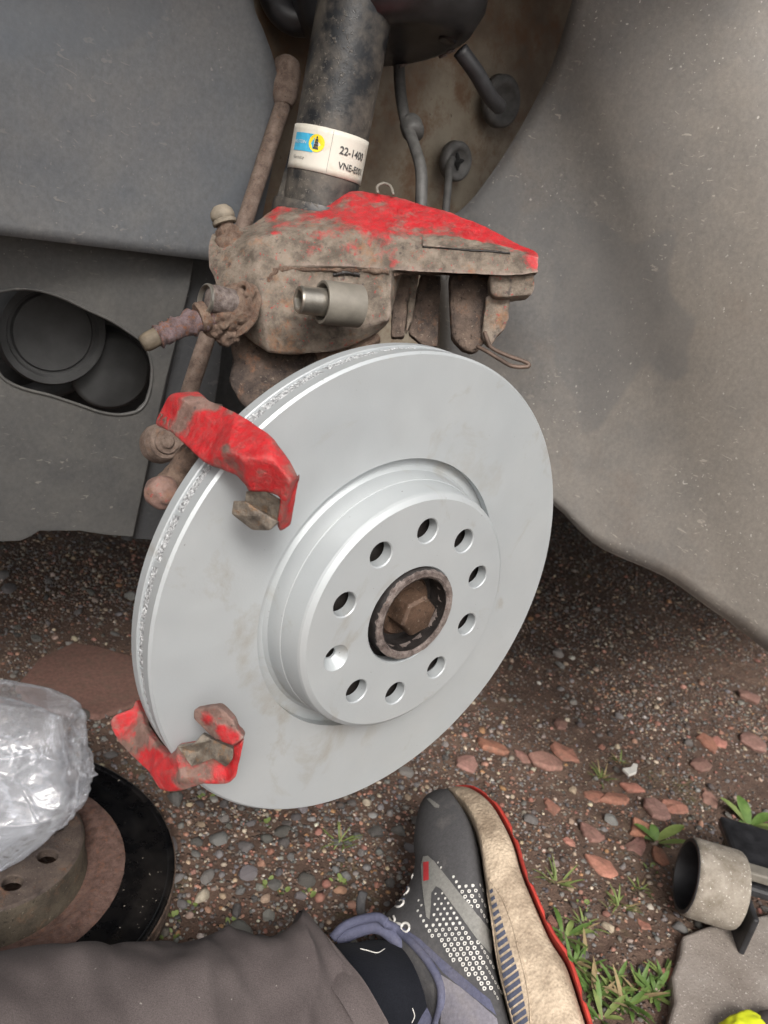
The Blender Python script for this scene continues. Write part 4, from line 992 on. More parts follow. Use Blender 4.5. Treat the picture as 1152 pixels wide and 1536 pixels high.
o = obj('bolt_hole', lathe_bm([(0.0058, -0.006), (0.0056, 0.0), (0.0044, 0.001), (0.0028, 0.0002), (0.0022, -0.006), (0, -0.006)], hq, camdir(-.45, -.1, -.9), 28, rough=.0008), M['rust_crust'], cal); smooth(o, 50)
ba = camdir(-0.75, -0.05, -0.66); bc = P(322, 448, d=.497)
o = obj('banjo_bolt', lathe_bm([(0.0085, -0.014), (0.0085, 0.0005), (0.0078, 0.003), (0.005, 0.0042), (0, 0.0045)], bc, ba, 30, rough=.0004), M['hub_rim'], cal); smooth(o, 45)
o = obj('banjo_ring', lathe_bm([(0.0088, -0.002), (0.0098, -0.0015), (0.0098, 0.001), (0.0088, 0.0015)], P(309, 449, d=.497), ba, 30, closed=True), M['bolt_steel'], cal); smooth(o)
hs_ = curve([P(330, 472, d=.508), P(305, 478, d=.503), P(280, 486, d=.499), P(255, 497, d=.495), P(236, 505, d=.492)], 40)
bm = tube_bm(hs_, [.0075 + .0008 * math.sin(k * .8) if k < 22 else .0068 + .0006 * math.sin(k) for k in range(41)], 28, wob=.22)
obj('hose_end', bm, M['rust_purple'], cal, smooth=True)
o = obj('hose_collar', lathe_bm([(0.005, -0.002), (0.0088, -0.0022), (0.0094, -0.0005), (0.009, 0.0012), (0.0094, 0.0022), (0.0085, 0.0036), (0.005, 0.0036)], P(305, 474, d=.502), P(255, 497, d=.495) - P(330, 472, d=.508), 30, closed=True, rough=.0007), M['rust_crust'], cal); smooth(o)
he = curve([P(246, 499, d=.493), P(230, 508, d=.491), P(213, 517, d=.489)], 8)
obj('hose_stub', tube_bm(he, [.0058] * 7 + [.0054, .0044], 20), M['hose_rubber'], cal, smooth=True)
# bent retaining wire and a small loop
w = curve([P(a, b, d=d) for a, b, d in [(727, 498, .535), (732, 512, .533), (738, 522, .531), (760, 533, .528), (783, 541, .526), (793, 546, .525), (790, 550, .525), (768, 549, .526), (748, 538, .529), (730, 527, .532), (716, 520, .536)]], 60)
obj('retaining_wire', tube_bm(w, 0.0014, 8), M['wire'], cal, smooth=True)
w = curve([P(a, b, d=d) for a, b, d in [(567, 290, .57), (566, 280, .572), (576, 275, .574), (586, 280, .572), (590, 292, .568)]], 24)
obj('wire_loop', tube_bm(w, 0.0011, 8), M['sleeve_metal'], cal, smooth=True)
put(cal, P(470, 531, d=.535))

# ================================================================== OLD BRAKE DISC lying on the ground
OC = Vector((-0.165, 0.216, 0.002)); UP = Vector((0, 0, 1))
old = thing('worn_brake_disc', 'worn black and rusty brake disc lying flat on the gravel', 'brake disc')
o = obj('black_ring', lathe_bm([(0.1135, 0.0235), (0.1245, 0.0226), (0.1285, 0.0240), (0.1315, 0.0242), (0.1355, 0.0226), (0.1490, 0.0232), (0.1505, 0.0247), (0.1525, 0.0249), (0.1545, 0.0240), (0.1550, 0.016), (0.10, 0.016)], OC, UP, 160), M['disc_black'], old); smooth(o, 40)
o = obj('outer_rim', lathe_bm([(0.1551, 0.0238), (0.1562, 0.0228), (0.1562, 0.0165), (0.1545, 0.0155), (0.1545, 0.0095), (0.1562, 0.0085), (0.1562, 0.001), (0.155, 0.0), (0.09, 0.0)], OC, UP, 160, rough=.0003), M['rust_brown'], old); smooth(o, 40)
o = obj('rust_ring', lathe_bm([(0.1136, 0.0237), (0.112, 0.0246), (0.098, 0.0250), (0.0935, 0.0235), (0.089, 0.0200), (0.0835, 0.0195)], OC, UP, 120, rough=.0003), M['old_lip'], old); smooth(o, 40)
hw = obj('hat_wall', lathe_bm([(0.0838, 0.018), (0.0815, 0.026), (0.0800, 0.028), (0.0790, 0.0455), (0.0775, 0.048)], OC, UP, 120), M['old_hat_side'], old); smooth(hw, 40)
ht = obj('hat', lathe_bm([(0.0777, 0.0478), (0.0755, 0.0495), (0.02, 0.0495), (0.02, 0.042), (0.0755, 0.042), (0.0777, 0.043)], OC, UP, 120, closed=True), M['old_hat'], old)
cut(ht, hat_holes(OC, UP, 0.0495, -44.7, 0.0077) + [(OC, UP, [(0, 0), (0.0325, 0), (0.0325, 0.1), (0, 0.1)], 64)], old); smooth(ht, 30)
put(old, OC)

# ================================================================== PLASTIC BAG on the old disc
def build_bag():
    t = thing('plastic_bag', 'crumpled clear plastic bag resting on the worn disc', 'plastic bag')
    ctr = P(-42, 1176, d=.612); u_, v_, a_ = RT, -DN, -FW
    zf = 0.0515
    def sack(name, sub, scale, seed, ncr, amp):
        r2 = random.Random(seed); cre = []
        for k in range(ncr):
            n_ = Vector((r2.gauss(0, 1), r2.gauss(0, 1), r2.gauss(0, .7))).normalized(); c0 = Vector((r2.gauss(0, 1), r2.gauss(0, 1), r2.gauss(0, 1) + .3)).normalized()
            cre.append((n_, n_.dot(c0), c0, r2.uniform(.35, .9), r2.uniform(.35, 1.0) * amp * r2.choice((1, 1, -.8)), r2.choice((.010, .016, .022, .035, .09))))
        planes = [(Vector(n_).normalized(), d_) for n_, d_ in (((1, 0, 0), .97), ((.99, .155, 0), 1.0), ((.24, .97, 0), 1.045), ((.727, -.686, 0), .911), ((.49, -.87, 0), .945), ((-.2, -1, 0), 1.0), ((-1, .1, 0), 1.2), ((-.3, 1, 0), 1.05), ((.55, .1, 1), .88), ((-.4, .35, 1), .86), ((.1, -.5, 1), .84), ((.5, .6, .9), 1.0), ((0, 0, -1), 1.0), ((.75, 0, -.8), 1.0))]
        bm = bmesh.new(); bmesh.ops.create_icosphere(bm, subdivisions=sub, radius=1)
        for q in bm.verts:
            n_ = q.co.normalized(); s_ = 0.0; p_ = 26.0
            for pn, dd in planes:
                k = n_.dot(pn)
                if k > 0: s_ += (k / dd) ** p_
            r = s_ ** (-1 / p_) if s_ > 0 else 1.1
            r = min(r, 1.40)
            for (pn, d0, c0, ext, A_, w_) in cre:
                dd = abs(n_.dot(pn) - d0 + 0.05 * noise.noise(n_ * 3 + pn * 4)); e = (n_ - c0).length / ext
                r += A_ * math.exp(-dd / w_) * math.exp(-e * e)
            r += 0.03 * noise.noise(n_ * 2.2 + Vector((seed, 0, 0))) + .012 * noise.noise(n_ * 6)
            q.co = ctr + (u_ * n_.x * .085 + v_ * n_.y * .066 + a_ * n_.z * .060) * r * scale
        for q in bm.verts:
            dx = math.hypot(q.co.x - OC.x, q.co.y - OC.y); fl = zf + 0.0006 if dx < 0.079 else 0.030
            if q.co.z < fl: q.co.z = fl + 0.0008 * noise.noise(q.co * 200)
        return obj(name, bm, M['bag_film'], t, smooth=True)
    sack('film', 7, 1.0, 5, 80, .055)
    sack('inner_folds', 6, .80, 12, 40, .12)
    put(t, (ctr.x, ctr.y, zf))
build_bag()

# ================================================================== PERSON: leg, sock, trouser, running shoe
person = thing('person', 'outstretched leg in brown-grey trousers and a grey running shoe', 'person')
leg_ax = curve([P(-420, 1700, d=.40), P(-150, 1640, d=.455), P(120, 1600, d=.515), P(300, 1572, d=.550), P(430, 1535, d=.582), P(520, 1498, d=.608)], 60)
foot_ax = curve([P(520, 1508, d=.618), P(580, 1502, d=.640), P(640, 1496, d=.660)], 10)
bm = tube_bm(leg_ax + foot_ax[1:], [0.056 - 0.022 * min(1, k / 60.0) for k in range(71)], 20)
obj('leg', bm, M['sock'], person, smooth=True)
def trouser():
    bm = bmesh.new(); n = 150; S = 84; ax_ = curve([leg_ax[int(k * 60 / 12)] for k in range(13)], n); rows = []
    ref = None
    for i, p in enumerate(ax_):
        t_ = (ax_[min(i + 1, n)] - ax_[max(i - 1, 0)]).normalized()
        if i > n - 12: t_ = t_.lerp(camdir(.80, -.46, .55), (i - n + 12) / 16).normalized()
        u_ = UP.cross(t_).normalized(); v_ = t_.cross(u_); s_ = i / n; row = []
        rad = 0.0755 - 0.017 * s_
        if s_ > 0.90: rad += 0.004 * (s_ - 0.90) / 0.10
        for k in range(S):
            a = 2 * math.pi * k / S; d = u_ * math.cos(a) + v_ * math.sin(a)
            fold = 0.0
            # slanting folds that gather above the cuff
            ph = (s_ * 13.0 + a * 1.1 + 0.9 * noise.noise(Vector((s_ * 6, math.cos(a) * 1.3, math.sin(a) * 1.3))))
            fold += 0.0105 * (1 - abs(math.sin(ph)) ** 0.65 * 1.5) * min(1, max(0, (s_ - 0.42) / 0.25)) * (0.6 + 0.6 * noise.noise(Vector((s_ * 5, a, 2))))
            fold += 0.009 * noise.noise(Vector((s_ * 8, math.cos(a) * 1.2, math.sin(a) * 1.2 + 4)))
            fold += 0.0022 * noise.noise(Vector((s_ * 26, math.cos(a) * 3, math.sin(a) * 3 + 4)))
            q = p + d * (rad + fold)
            if q.z < 0.003: q.z = 0.003
            row.append(bm.verts.new(q))
        rows.append(row)
    # turned-in hem
    c = sum((v.co for v in rows[-1]), Vector()) / S
    rows.append([bm.verts.new(c + (v.co - c) * 0.97) for v in rows[-1]])
    rows.append([bm.verts.new(c + (v.co - c) * 0.955 - camdir(.80, -.46, .55) * 0.02) for v in rows[-2]])
    for A, B in zip(rows[:-1], rows[1:]):
        for k in range(S): bm.faces.new((A[k], A[(k + 1) % S], B[(k + 1) % S], B[k]))
    bmesh.ops.recalc_face_normals(bm, faces=bm.faces)
    return obj('trouser_leg', bm, M['trouser'], person, smooth=True)
trouser()
def sock():
    ax_ = curve([P(470, 1525, d=.600), P(530, 1508, d=.618), P(595, 1498, d=.640), P(660, 1490, d=.662)], 40)
    bm = tube_bm(ax_, [0.0450 - 0.004 * k / 40 + 0.0004 * math.sin(k * 0.7) for k in range(41)], 48, wob=0.03)
    return obj('sock', bm, M['sock'], person, smooth=True)
sock()

# --- shoe: lies on its outer side, toe pointing away, sole to the right
SA = P(850, 1536, d=.560); SB = P(690, 1180, d=.715)
Tt = (SB - SA).normalized(); view = ray(740, 1350).normalized()
Nn = (-view + UP * 0.25); Nn = (Nn - Tt * Nn.dot(Tt)).normalized()
def sp(px, py, w=0.0):
    r = ray(px, py); c = SA + Nn * (w); t_ = (c - CAM).dot(Nn) / r.dot(Nn); return CAM + r * t_
stn = [  # left contour (laces/top), upper-midsole edge, midsole-outsole edge, outsole edge, half width
 ((667, 1183), (671, 1181), (684, 1178), (686, 1177), .010),
 ((650, 1185), (680, 1188), (709, 1180), (712, 1178), .024),
 ((633, 1197), (697, 1206), (738, 1200), (743, 1197), .034),
 ((623, 1222), (711, 1232), (758, 1229), (764, 1225), .041),
 ((618, 1255), (720, 1265), (774, 1263), (780, 1259), .045),
 ((620, 1288), (725, 1300), (785, 1301), (791, 1297), .046),
 ((612, 1320), (731, 1336), (800, 1337), (806, 1333), .045),
 ((592, 1352), (736, 1374), (814, 1369), (820, 1365), .043),
 ((570, 1380), (741, 1408), (829, 1401), (836, 1397), .041),
 ((590, 1440), (746, 1440), (851, 1434), (858, 1429), .040),
 ((625, 1500), (754, 1474), (863, 1465), (870, 1461), .039),
 ((650, 1560), (762, 1505), (874, 1500), (881, 1496), .038),
 ((668, 1625), (771, 1540), (886, 1538), (893, 1535), .036),
 ((690, 1690), (788, 1600), (900, 1600), (908, 1598), .033),
 ((735, 1740), (815, 1670), (905, 1670), (913, 1668), .026),
 ((790, 1760), (840, 1725), (895, 1725), (902, 1724), .014)]
def shoe_loft(kind):
    rows = []
    ups = [(0.0, -0.10), (0.05, 0.22), (0.13, 0.48), (0.28, 0.72), (0.5, 0.88), (0.75, 0.97), (1.0, 0.98)]
    for (L, B, O, E_, hw) in stn:
        l_, b_, o_, e_ = (sp(*q) for q in (L, B, O, E_)); ctr = -Nn * 0.040
        row = []
        if kind == 'upper':
            for f, k in ups: row.append(sp(L[0] + (B[0] - L[0]) * f, L[1] + (B[1] - L[1]) * f, -0.040 + hw * k))
            for f, k in ups[::-1]: row.append(l_.lerp(b_, f) + ctr - Nn * hw * (k if k > 0 else 0.12))
        elif kind == 'midsole':
            for f, k in ((-0.02, 0.98), (0.03, 1.07), (0.12, 1.12), (0.4, 1.15), (0.75, 1.12), (1.0, 1.05), (1.0, -1.05), (0.6, -1.12), (0.1, -1.08), (-0.02, -0.98)): row.append(sp(B[0] + (O[0] - B[0]) * f, B[1] + (O[1] - B[1]) * f, -0.040 + hw * k) if k > 0 else b_.lerp(o_, f) + ctr + Nn * hw * k)
        else:
            for f, k in ((-0.3, 0.90), (-0.1, 0.97), (0.30, 0.99), (0.5, 0.92), (0.5, -1.0), (0, -1.05), (-0.3, -1.0)): row.append(sp(O[0] + (E_[0] - O[0]) * f, O[1] + (E_[1] - O[1]) * f, -0.040 + hw * k) if k > 0 else o_.lerp(e_, f) + ctr + Nn * hw * k)
        rows.append(row)
    m = len(rows[0]); cols_ = [curve([r[i] for r in rows], 75) for i in range(m)]
    if kind == 'outsole':                # lugs with gaps between them
        for j in range(76):
            if j % 9 in (0, 1):
                for i in (2, 3): cols_[i][j] = cols_[1][j].lerp(cols_[i][j], 0.15)
    bm = bmesh.new(); g = [[bm.verts.new(cols_[i][j]) for i in range(m)] for j in range(76)]
    for A, B in zip(g[:-1], g[1:]):
        for i in range(m): bm.faces.new((A[i], A[(i + 1) % m], B[(i + 1) % m], B[i]))
    bm.faces.new(g[0]); bm.faces.new(g[-1])
    bmesh.ops.recalc_face_normals(bm, faces=bm.faces)
    return bm
shoe = obj('running_shoe', shoe_loft('upper'), M['shoe_upper'], person)
sb = shoe.modifiers.new('s', 'SUBSURF'); sb.levels = 1; sb.render_levels = 1; smooth(shoe, 80)
shoe['label'] = 'dark grey running shoe lying on its side'
bm = shoe_loft('midsole')
for v_ in bm.verts: v_.co += Nn * 0.0006 * noise.noise(v_.co * 120)
mid = obj('midsole', bm, M['midsole'], shoe); sb = mid.modifiers.new('s', 'SUBSURF'); sb.levels = 1; sb.render_levels = 1; smooth(mid, 60)
mid['label'] = 'dirty cream foam midsole'
bm = shoe_loft('outsole')
os_ = obj('outsole', bm, M['outsole_red'], shoe); smooth(os_, 50)
bpy.context.view_layer.update()
tu = bvh_of(shoe); tm = bvh_of(mid)
# opening: lining and padded collar
def rim(pxl, r, m, name, lift=0.0, n=40):
    pts_ = []
    for (a, b) in pxl:
        h = tu.ray_cast(CAM, ray(a, b))
        pts_.append(h[0] - ray(a, b).normalized() * lift if h[0] is not None else sp(a, b) - Nn * 0.008)
    return obj(name, tube_bm(curve(pts_, n), r, 12), m, shoe, smooth=True)
rim([(575, 1378), (596, 1394), (622, 1418), (645, 1446), (660, 1476), (662, 1505), (654, 1540), (645, 1580)], 0.0034, M['shoe_collar'], 'collar', 0.001)
lp = curve([P(498, 1408, d=.645), P(516, 1390, d=.65), P(540, 1380, d=.65), P(566, 1376, d=.645), P(580, 1384, d=.640)], 30)
obj('collar_lining', tube_bm(lp, [0.0038] * 31, 12), M['shoe_collar'], shoe, smooth=True)
tg = curve([P(505, 1412, d=.648), P(535, 1396, d=.652), P(565, 1390, d=.650), P(590, 1405, d=.645), P(615, 1430, d=.640)], 30)
obj('collar_lining', tube_bm(tg, [0.0055] * 31, 12), M['shoe_collar'], shoe, smooth=True)
bm = bmesh.new(); bmesh.ops.create_icosphere(bm, subdivisions=4, radius=1); c = P(640, 1545, d=.615)
for v_ in bm.verts: v_.co = c + Tt * v_.co.x * .050 + Nn * v_.co.y * .022 + Tt.cross(Nn) * v_.co.z * .034
obj('lining', bm, M['shoe_collar'], shoe, smooth=True)
skin_patch('heel_panel', [(662, 1462), (690, 1480), (720, 1505), (745, 1528), (752, 1560), (660, 1560), (664, 1510)], tu, M['shoe_heel'], shoe, 0.0010)
skin_patch('ankle_panel', [(577, 1382), (600, 1388), (630, 1408), (665, 1440), (700, 1470), (735, 1500), (745, 1524), (715, 1500), (680, 1472), (664, 1458), (650, 1440), (625, 1412), (598, 1390)], tu, M['shoe_collar'], shoe, 0.0009)
# side emblem and little red tab
lg = [(636, 1285), (643, 1284), (652, 1292), (668, 1312), (688, 1338), (708, 1362), (724, 1384), (735, 1398), (738, 1420), (735, 1432), (722, 1418), (706, 1396), (688, 1370), (672, 1348), (662, 1334), (655, 1330), (648, 1340), (647, 1360), (645, 1380), (640, 1376), (637, 1352), (634, 1325), (633, 1298)]
skin_patch('emblem', lg, tu, M['shoe_logo'], shoe, 0.0010, 4.0)
skin_patch('red_tab', [(637, 1294), (645, 1293), (645, 1321), (637, 1323)], tu, M['label_red'], shoe, 0.0016, 4.0)
skin_patch('toe_tab', [(641, 1199), (645, 1198), (660, 1209), (659, 1213), (653, 1212)], tu, M['shoe_logo'], shoe, 0.0010, 4.0)
# white printed dots
def dots():
    bm = bmesh.new(); e1 = (735 - 652, 1432 - 1290); L_ = math.hypot(*e1); ex = (e1[0] / L_, e1[1] / L_); ey = (-ex[1], ex[0])
    inpoly = lambda x, y, poly: sum(((poly[i][1] > y) != (poly[i - 1][1] > y)) and (x < (poly[i - 1][0] - poly[i][0]) * (y - poly[i][1]) / (poly[i - 1][1] - poly[i][1]) + poly[i][0]) for i in range(len(poly))) % 2 == 1
    lowr = [(652, 1336), (660, 1334), (690, 1375), (722, 1420), (742, 1455), (752, 1490), (748, 1500), (722, 1482), (690, 1452), (655, 1412), (628, 1378), (622, 1350), (628, 1340), (640, 1380), (648, 1382)]
    uppr = [(640, 1280), (650, 1284), (680, 1312), (700, 1330), (722, 1322), (726, 1312), (732, 1350), (736, 1392), (728, 1388), (700, 1352), (672, 1316), (655, 1294)]
    for i in range(-40, 60):
        for j in range(-30, 30):
            x = 690 + ex[0] * i * 8.6 + ey[0] * (j * 9.0) ; y = 1385 + ex[1] * i * 8.6 + ey[1] * (j * 9.0)
            x += ex[0] * (4.3 if j % 2 else 0); y += ex[1] * (4.3 if j % 2 else 0)
            a, b = inpoly(x, y, lowr), inpoly(x, y, uppr)
            if not (a or b) or inpoly(x, y, lg): continue
            s = 1.5 + 1.6 * min(1, max(0, (y - 1330) / 90.0)) if a else 1.2 + 1.8 * min(1, max(0, (y - 1285) / 60.0))
            h = tu.ray_cast(CAM, ray(x, y))
            if h[0] is None: continue
            nn = h[1] if h[1].dot(FW) < 0 else -h[1]; r = s * (h[0] - CAM).dot(FW) / FPX; u_ = (Tt - nn * Tt.dot(nn)).normalized(); v_ = nn.cross(u_)
            c = h[0] + nn * 0.0007
            def tri(q, k0): return [bm.verts.new(c + nn * k0 + (u_ * math.cos(t0 * math.pi / 3.5 + .4) + v_ * math.sin(t0 * math.pi / 3.5 + .4)) * r * q * (1.12 if t0 % 7 in (0, 2, 5) else 0.95)) for t0 in range(7)]
            ou = tri(1.0, 0)
            if s > 2.6:
                inn = tri(0.45, 0)
                for q in range(7): bm.faces.new((ou[q], ou[(q + 1) % 7], inn[(q + 1) % 7], inn[q]))
            else: bm.faces.new(ou)
    o = obj('printed_dots', bm, M['white_print'], shoe); o['kind'] = 'stuff'
dots()
# navy bars and ridges on the midsole
for k in range(19):
    f = k / 18.0; x0 = 735 + 27 * f + 8 * f * f; y0 = 1336 + 204 * f; wd = 4 + 17 * min(1, f * 1.5); th = 5.0 + 2.5 * min(1, f * 1.5)
    skin_patch('navy_bar', [(x0, y0), (x0 + wd, y0 - wd * 0.75), (x0 + wd + 1.5, y0 + th - wd * 0.75), (x0 + 1.8, y0 + th)], tm, M['navy_stripe'], shoe, 0.0007, 4.0)
def rim2(pxl, r, m, name):
    pts_ = []
    for (a, b) in pxl:
        h = tm.ray_cast(CAM, ray(a, b))
        if h[0] is None: continue
        pts_.append(h[0])
    if len(pts_) > 2: return obj(name, tube_bm(curve(pts_, 40), r, 8), m, shoe, smooth=True)
rim2([(733, 1318), (752, 1345), (768, 1385), (778, 1425), (788, 1465), (794, 1500), (796, 1535)], 0.0008, M['midsole'], 'midsole_ridge')
rim2([(731, 1335), (738, 1380), (744, 1425), (753, 1470), (764, 1510), (772, 1540)], 0.0010, M['midsole'], 'midsole_ridge')
# eyelets and lace ends
def loop_at(px, py, rx, ry, ang, name='eyelet', r=0.0010, m='white_print'):
    pts_ = []
    for k in range(13):
        a = R(k * 30); x = rx * math.cos(a); y = ry * math.sin(a); q = R(ang); X = px + x * math.cos(q) - y * math.sin(q); Y = py + x * math.sin(q) + y * math.cos(q)
        h = tu.ray_cast(CAM, ray(X, Y)); pts_.append((h[0] if h[0] is not None else sp(X, Y) - Nn * .035) - ray(X, Y).normalized() * 0.0008)
    obj(name, tube_bm(pts_, r, 8, cap=False), M[m], shoe, smooth=True)
for (a, b, rx, ry, g) in ((615, 1313, 6, 4, -50), (607, 1336, 7, 4.5, -40), (599, 1355, 7, 4.5, -30), (608, 1391, 6, 7, 0), (593, 1331, 6, 2, -60), (618, 1296, 3, 2, -50)): loop_at(a, b, rx, ry, g)
def strip(pxl, r, m, name):
    pts_ = []
    for (a, b) in pxl:
        h = tu.ray_cast(CAM, ray(a, b)); pts_.append((h[0] if h[0] is not None else sp(a, b) - Nn * .035) - ray(a, b).normalized() * 0.001)
    obj(name, tube_bm(curve(pts_, 14), r, 8), M[m], shoe, smooth=True)
strip([(583, 1377), (589, 1384), (597, 1385), (604, 1388)], 0.0011, 'white_print', 'lace_loop')
strip([(590, 1374), (592, 1380), (589, 1384)], 0.0010, 'white_print', 'lace_loop')
strip([(584, 1354), (594, 1349), (606, 1347)], 0.0020, 'navy_stripe', 'lace')
strip([(592, 1340), (602, 1333), (612, 1330)], 0.0018, 'navy_stripe', 'lace')
lt = curve([P(545, 1338, d=.69), P(541, 1355, d=.68), P(544, 1375, d=.665), P(560, 1382, d=.655)], 14)
obj('heel_tab', tube_bm(lt, 0.004, 8, flat=.4), M['shoe_upper'], shoe, smooth=True)
bpy.context.view_layer.update()
for nm_, th_ in (('sock', [(533, 1412), (540, 1424), (552, 1427), (566, 1430), (577, 1424)]), ('sock', [(618, 1512), (621, 1524), (617, 1534)])):
    so_ = [c_ for c_ in person.children if c_.name.split('.')[0] == nm_][0]; tk = bvh_of(so_); q_ = []
    for (a, b) in th_:
        h = tk.ray_cast(CAM, ray(a, b))
        if h[0] is not None: q_.append(h[0] + h[1] * .0006)
    if len(q_) > 2: obj('lint_thread', tube_bm(curve(q_, 20), 0.00035, 5), M['white_print'], so_, smooth=True)
put(person, P(520, 1536, z=0.0))

# ================================================================== JACK ROLLER, SLAB, YELLOW EDGE
slab = obj('concrete_slab', solid_bm([P(a, b, z=.012) for a, b in [(1024, 1402), (1060, 1388), (1110, 1378), (1190, 1362), (1300, 1380), (1330, 1560), (1200, 1700), (1020, 1660), (990, 1590), (1002, 1536), (1012, 1500), (1008, 1462), (1020, 1430)]], [list(range(13))], (0, 0, -0.045), 1.02), M['concrete'])
tag(slab, 'speckled grey concrete slab under the jack wheel', 'slab'); bevel(slab, 0.004, 3)
jk = thing('trolley_jack', 'trolley jack with gritty grey roller wheel and black frame', 'jack')
wm = Vector((-0.656, 0.755, 0.0)).normalized(); wr = 0.0375; wc = P(1030, 1313, z=0.012 + wr)
tread = obj('wheel', lathe_bm([(0.0345, -0.001), (0.0352, 0.0), (0.0368, -0.0015), (wr, -0.005), (wr, -0.044), (0.0365, -0.0475), (0.034, -0.049), (0.012, -0.049)], wc, wm, 72, rough=.0005), M['roller_tread'], jk); smooth(tread, 40)
o = obj('rim', lathe_bm([(0.0356, 0.0002), (0.0350, 0.0012), (0.0322, 0.0012), (0.0310, -0.002), (0.0290, -0.026), (0.018, -0.030), (0.0, -0.030)], wc, wm, 64), M['black_rubber'], tread); smooth(o, 40)
o = obj('axle_cap', lathe_bm([(0.0140, -0.031), (0.0140, -0.020), (0.0125, -0.018), (0.0, -0.0175)], wc, wm, 40), M['gearbox'], tread); smooth(o, 40)
dirx = -wm; up = UP
def jbox(name, c, a, b, h, m, bev=0.002):
    V = [c + a * sx + b * sy for sx, sy in ((-1, -1), (1, -1), (1, 1), (-1, 1))]; o = obj(name, solid_bm(V, [[0, 1, 2, 3]], h, 1.0), m, jk); bevel(o, bev); return o
fwd_ = Vector((wm.y, -wm.x, 0))      # along the frame
b0 = wc + dirx * 0.054
jbox('side_plate', b0 + fwd_ * 0.02 + Vector((0, 0, -0.026)), fwd_ * 0.060, Vector((0, 0, 0.03)), dirx * 0.006, M['cup_black'])
jbox('top_plate', b0 + fwd_ * 0.045 + dirx * 0.03 + Vector((0, 0, 0.016)), fwd_ * 0.055, dirx * 0.034, Vector((0, 0, -0.012)), M['cup_black'], 0.004)
jbox('cross_bar', b0 + dirx * 0.02 + Vector((0, 0, 0.030)), fwd_ * 0.008, dirx * 0.05, Vector((0, 0, -0.01)), M['sleeve_metal'])
put(jk, (wc.x, wc.y, 0.012))
ye = thing('safety_glove', 'fluorescent yellow fabric edge lying on the concrete slab', 'glove')
c = P(1122, 1566, z=.02)
bm = bmesh.new(); bmesh.ops.create_icosphere(bm, subdivisions=4, radius=1)
for v_ in bm.verts:
    n_ = v_.co.copy(); k = 1 + .18 * noise.noise(n_ * 2.3) + .08 * noise.noise(n_ * 6)
    v_.co = c + Vector((n_.x * .034, n_.y * .022, n_.z * .010)) * k + Vector((0, 0, 0.002))
    if v_.co.z < .0125: v_.co.z = .0125
obj('yellow_fabric', bm, M['hi_vis'], ye, smooth=True)
bm = bmesh.new(); bmesh.ops.create_icosphere(bm, subdivisions=3, radius=1); c2 = P(1165, 1548, z=.02)
for v_ in bm.verts:
    n_ = v_.co.copy(); v_.co = c2 + Vector((n_.x * .022, n_.y * .018, n_.z * .010)) * (1 + .15 * noise.noise(n_ * 2.6))
    if v_.co.z < .0125: v_.co.z = .0125
obj('dark_cuff', bm, M['trouser'], ye, smooth=True)
put(ye, (c.x, c.y, .0125))

# ================================================================== STONES
PAL = [((.13, .125, .12), 3.6), ((.20, .19, .18), 3.0), ((.075, .072, .070), 2.2), ((.24, .11, .080), 1.7), ((.34, .18, .13), 1.5), ((.36, .27, .195), 1.2), ((.46, .38, .29), .9), ((.24, .20, .165), 1.4), ((.50, .46, .40), .30), ((.32, .17, .085), .5)]
PW = np.array([w for _, w in PAL]); PW /= PW.sum()
def ico(sub):
    bm = bmesh.new(); bmesh.ops.create_icosphere(bm, subdivisions=sub, radius=1); V = np.array([v.co[:] for v in bm.verts]); F = np.array([[v.index for v in f.verts] for f in bm.faces]); bm.free(); return V, F
def stone_variant(sub, seed, flat, angular):
    V, F = ico(sub); r = random.Random(seed); V = V.copy()
    for i in range(len(V)):
        n_ = Vector(V[i]); k = 1 + 0.28 * noise.noise(n_ * 1.1 + Vector((seed * 3.3, 0, 0))) + 0.12 * noise.noise(n_ * 2.7 + Vector((0, seed, 0)))
        V[i] = n_ * k
    for q in range(angular):
        n_ = Vector((r.gauss(0, 1), r.gauss(0, 1), r.gauss(0, 1))).normalized(); d = r.uniform(.55, .85); n_ = np.array(n_)
        s = V @ n_; over = s > d; V[over] -= np.outer(s[over] - d, n_)
    V *= np.array([1, r.uniform(.65, .95), flat]); return V, F
def tint(r, base=None):
    c = np.array(PAL[r.choices(range(len(PAL)), PW)[0]][0] if base is None else base); return np.clip(c * r.uniform(.75, 1.25) * np.array([1, r.uniform(.94, 1.06), r.uniform(.92, 1.08)]), 0, 1)
def covered(x, y):
    if (x - OC.x) ** 2 + (y - OC.y) ** 2 < .155 ** 2: return True
    return False
rs = random.Random(11)
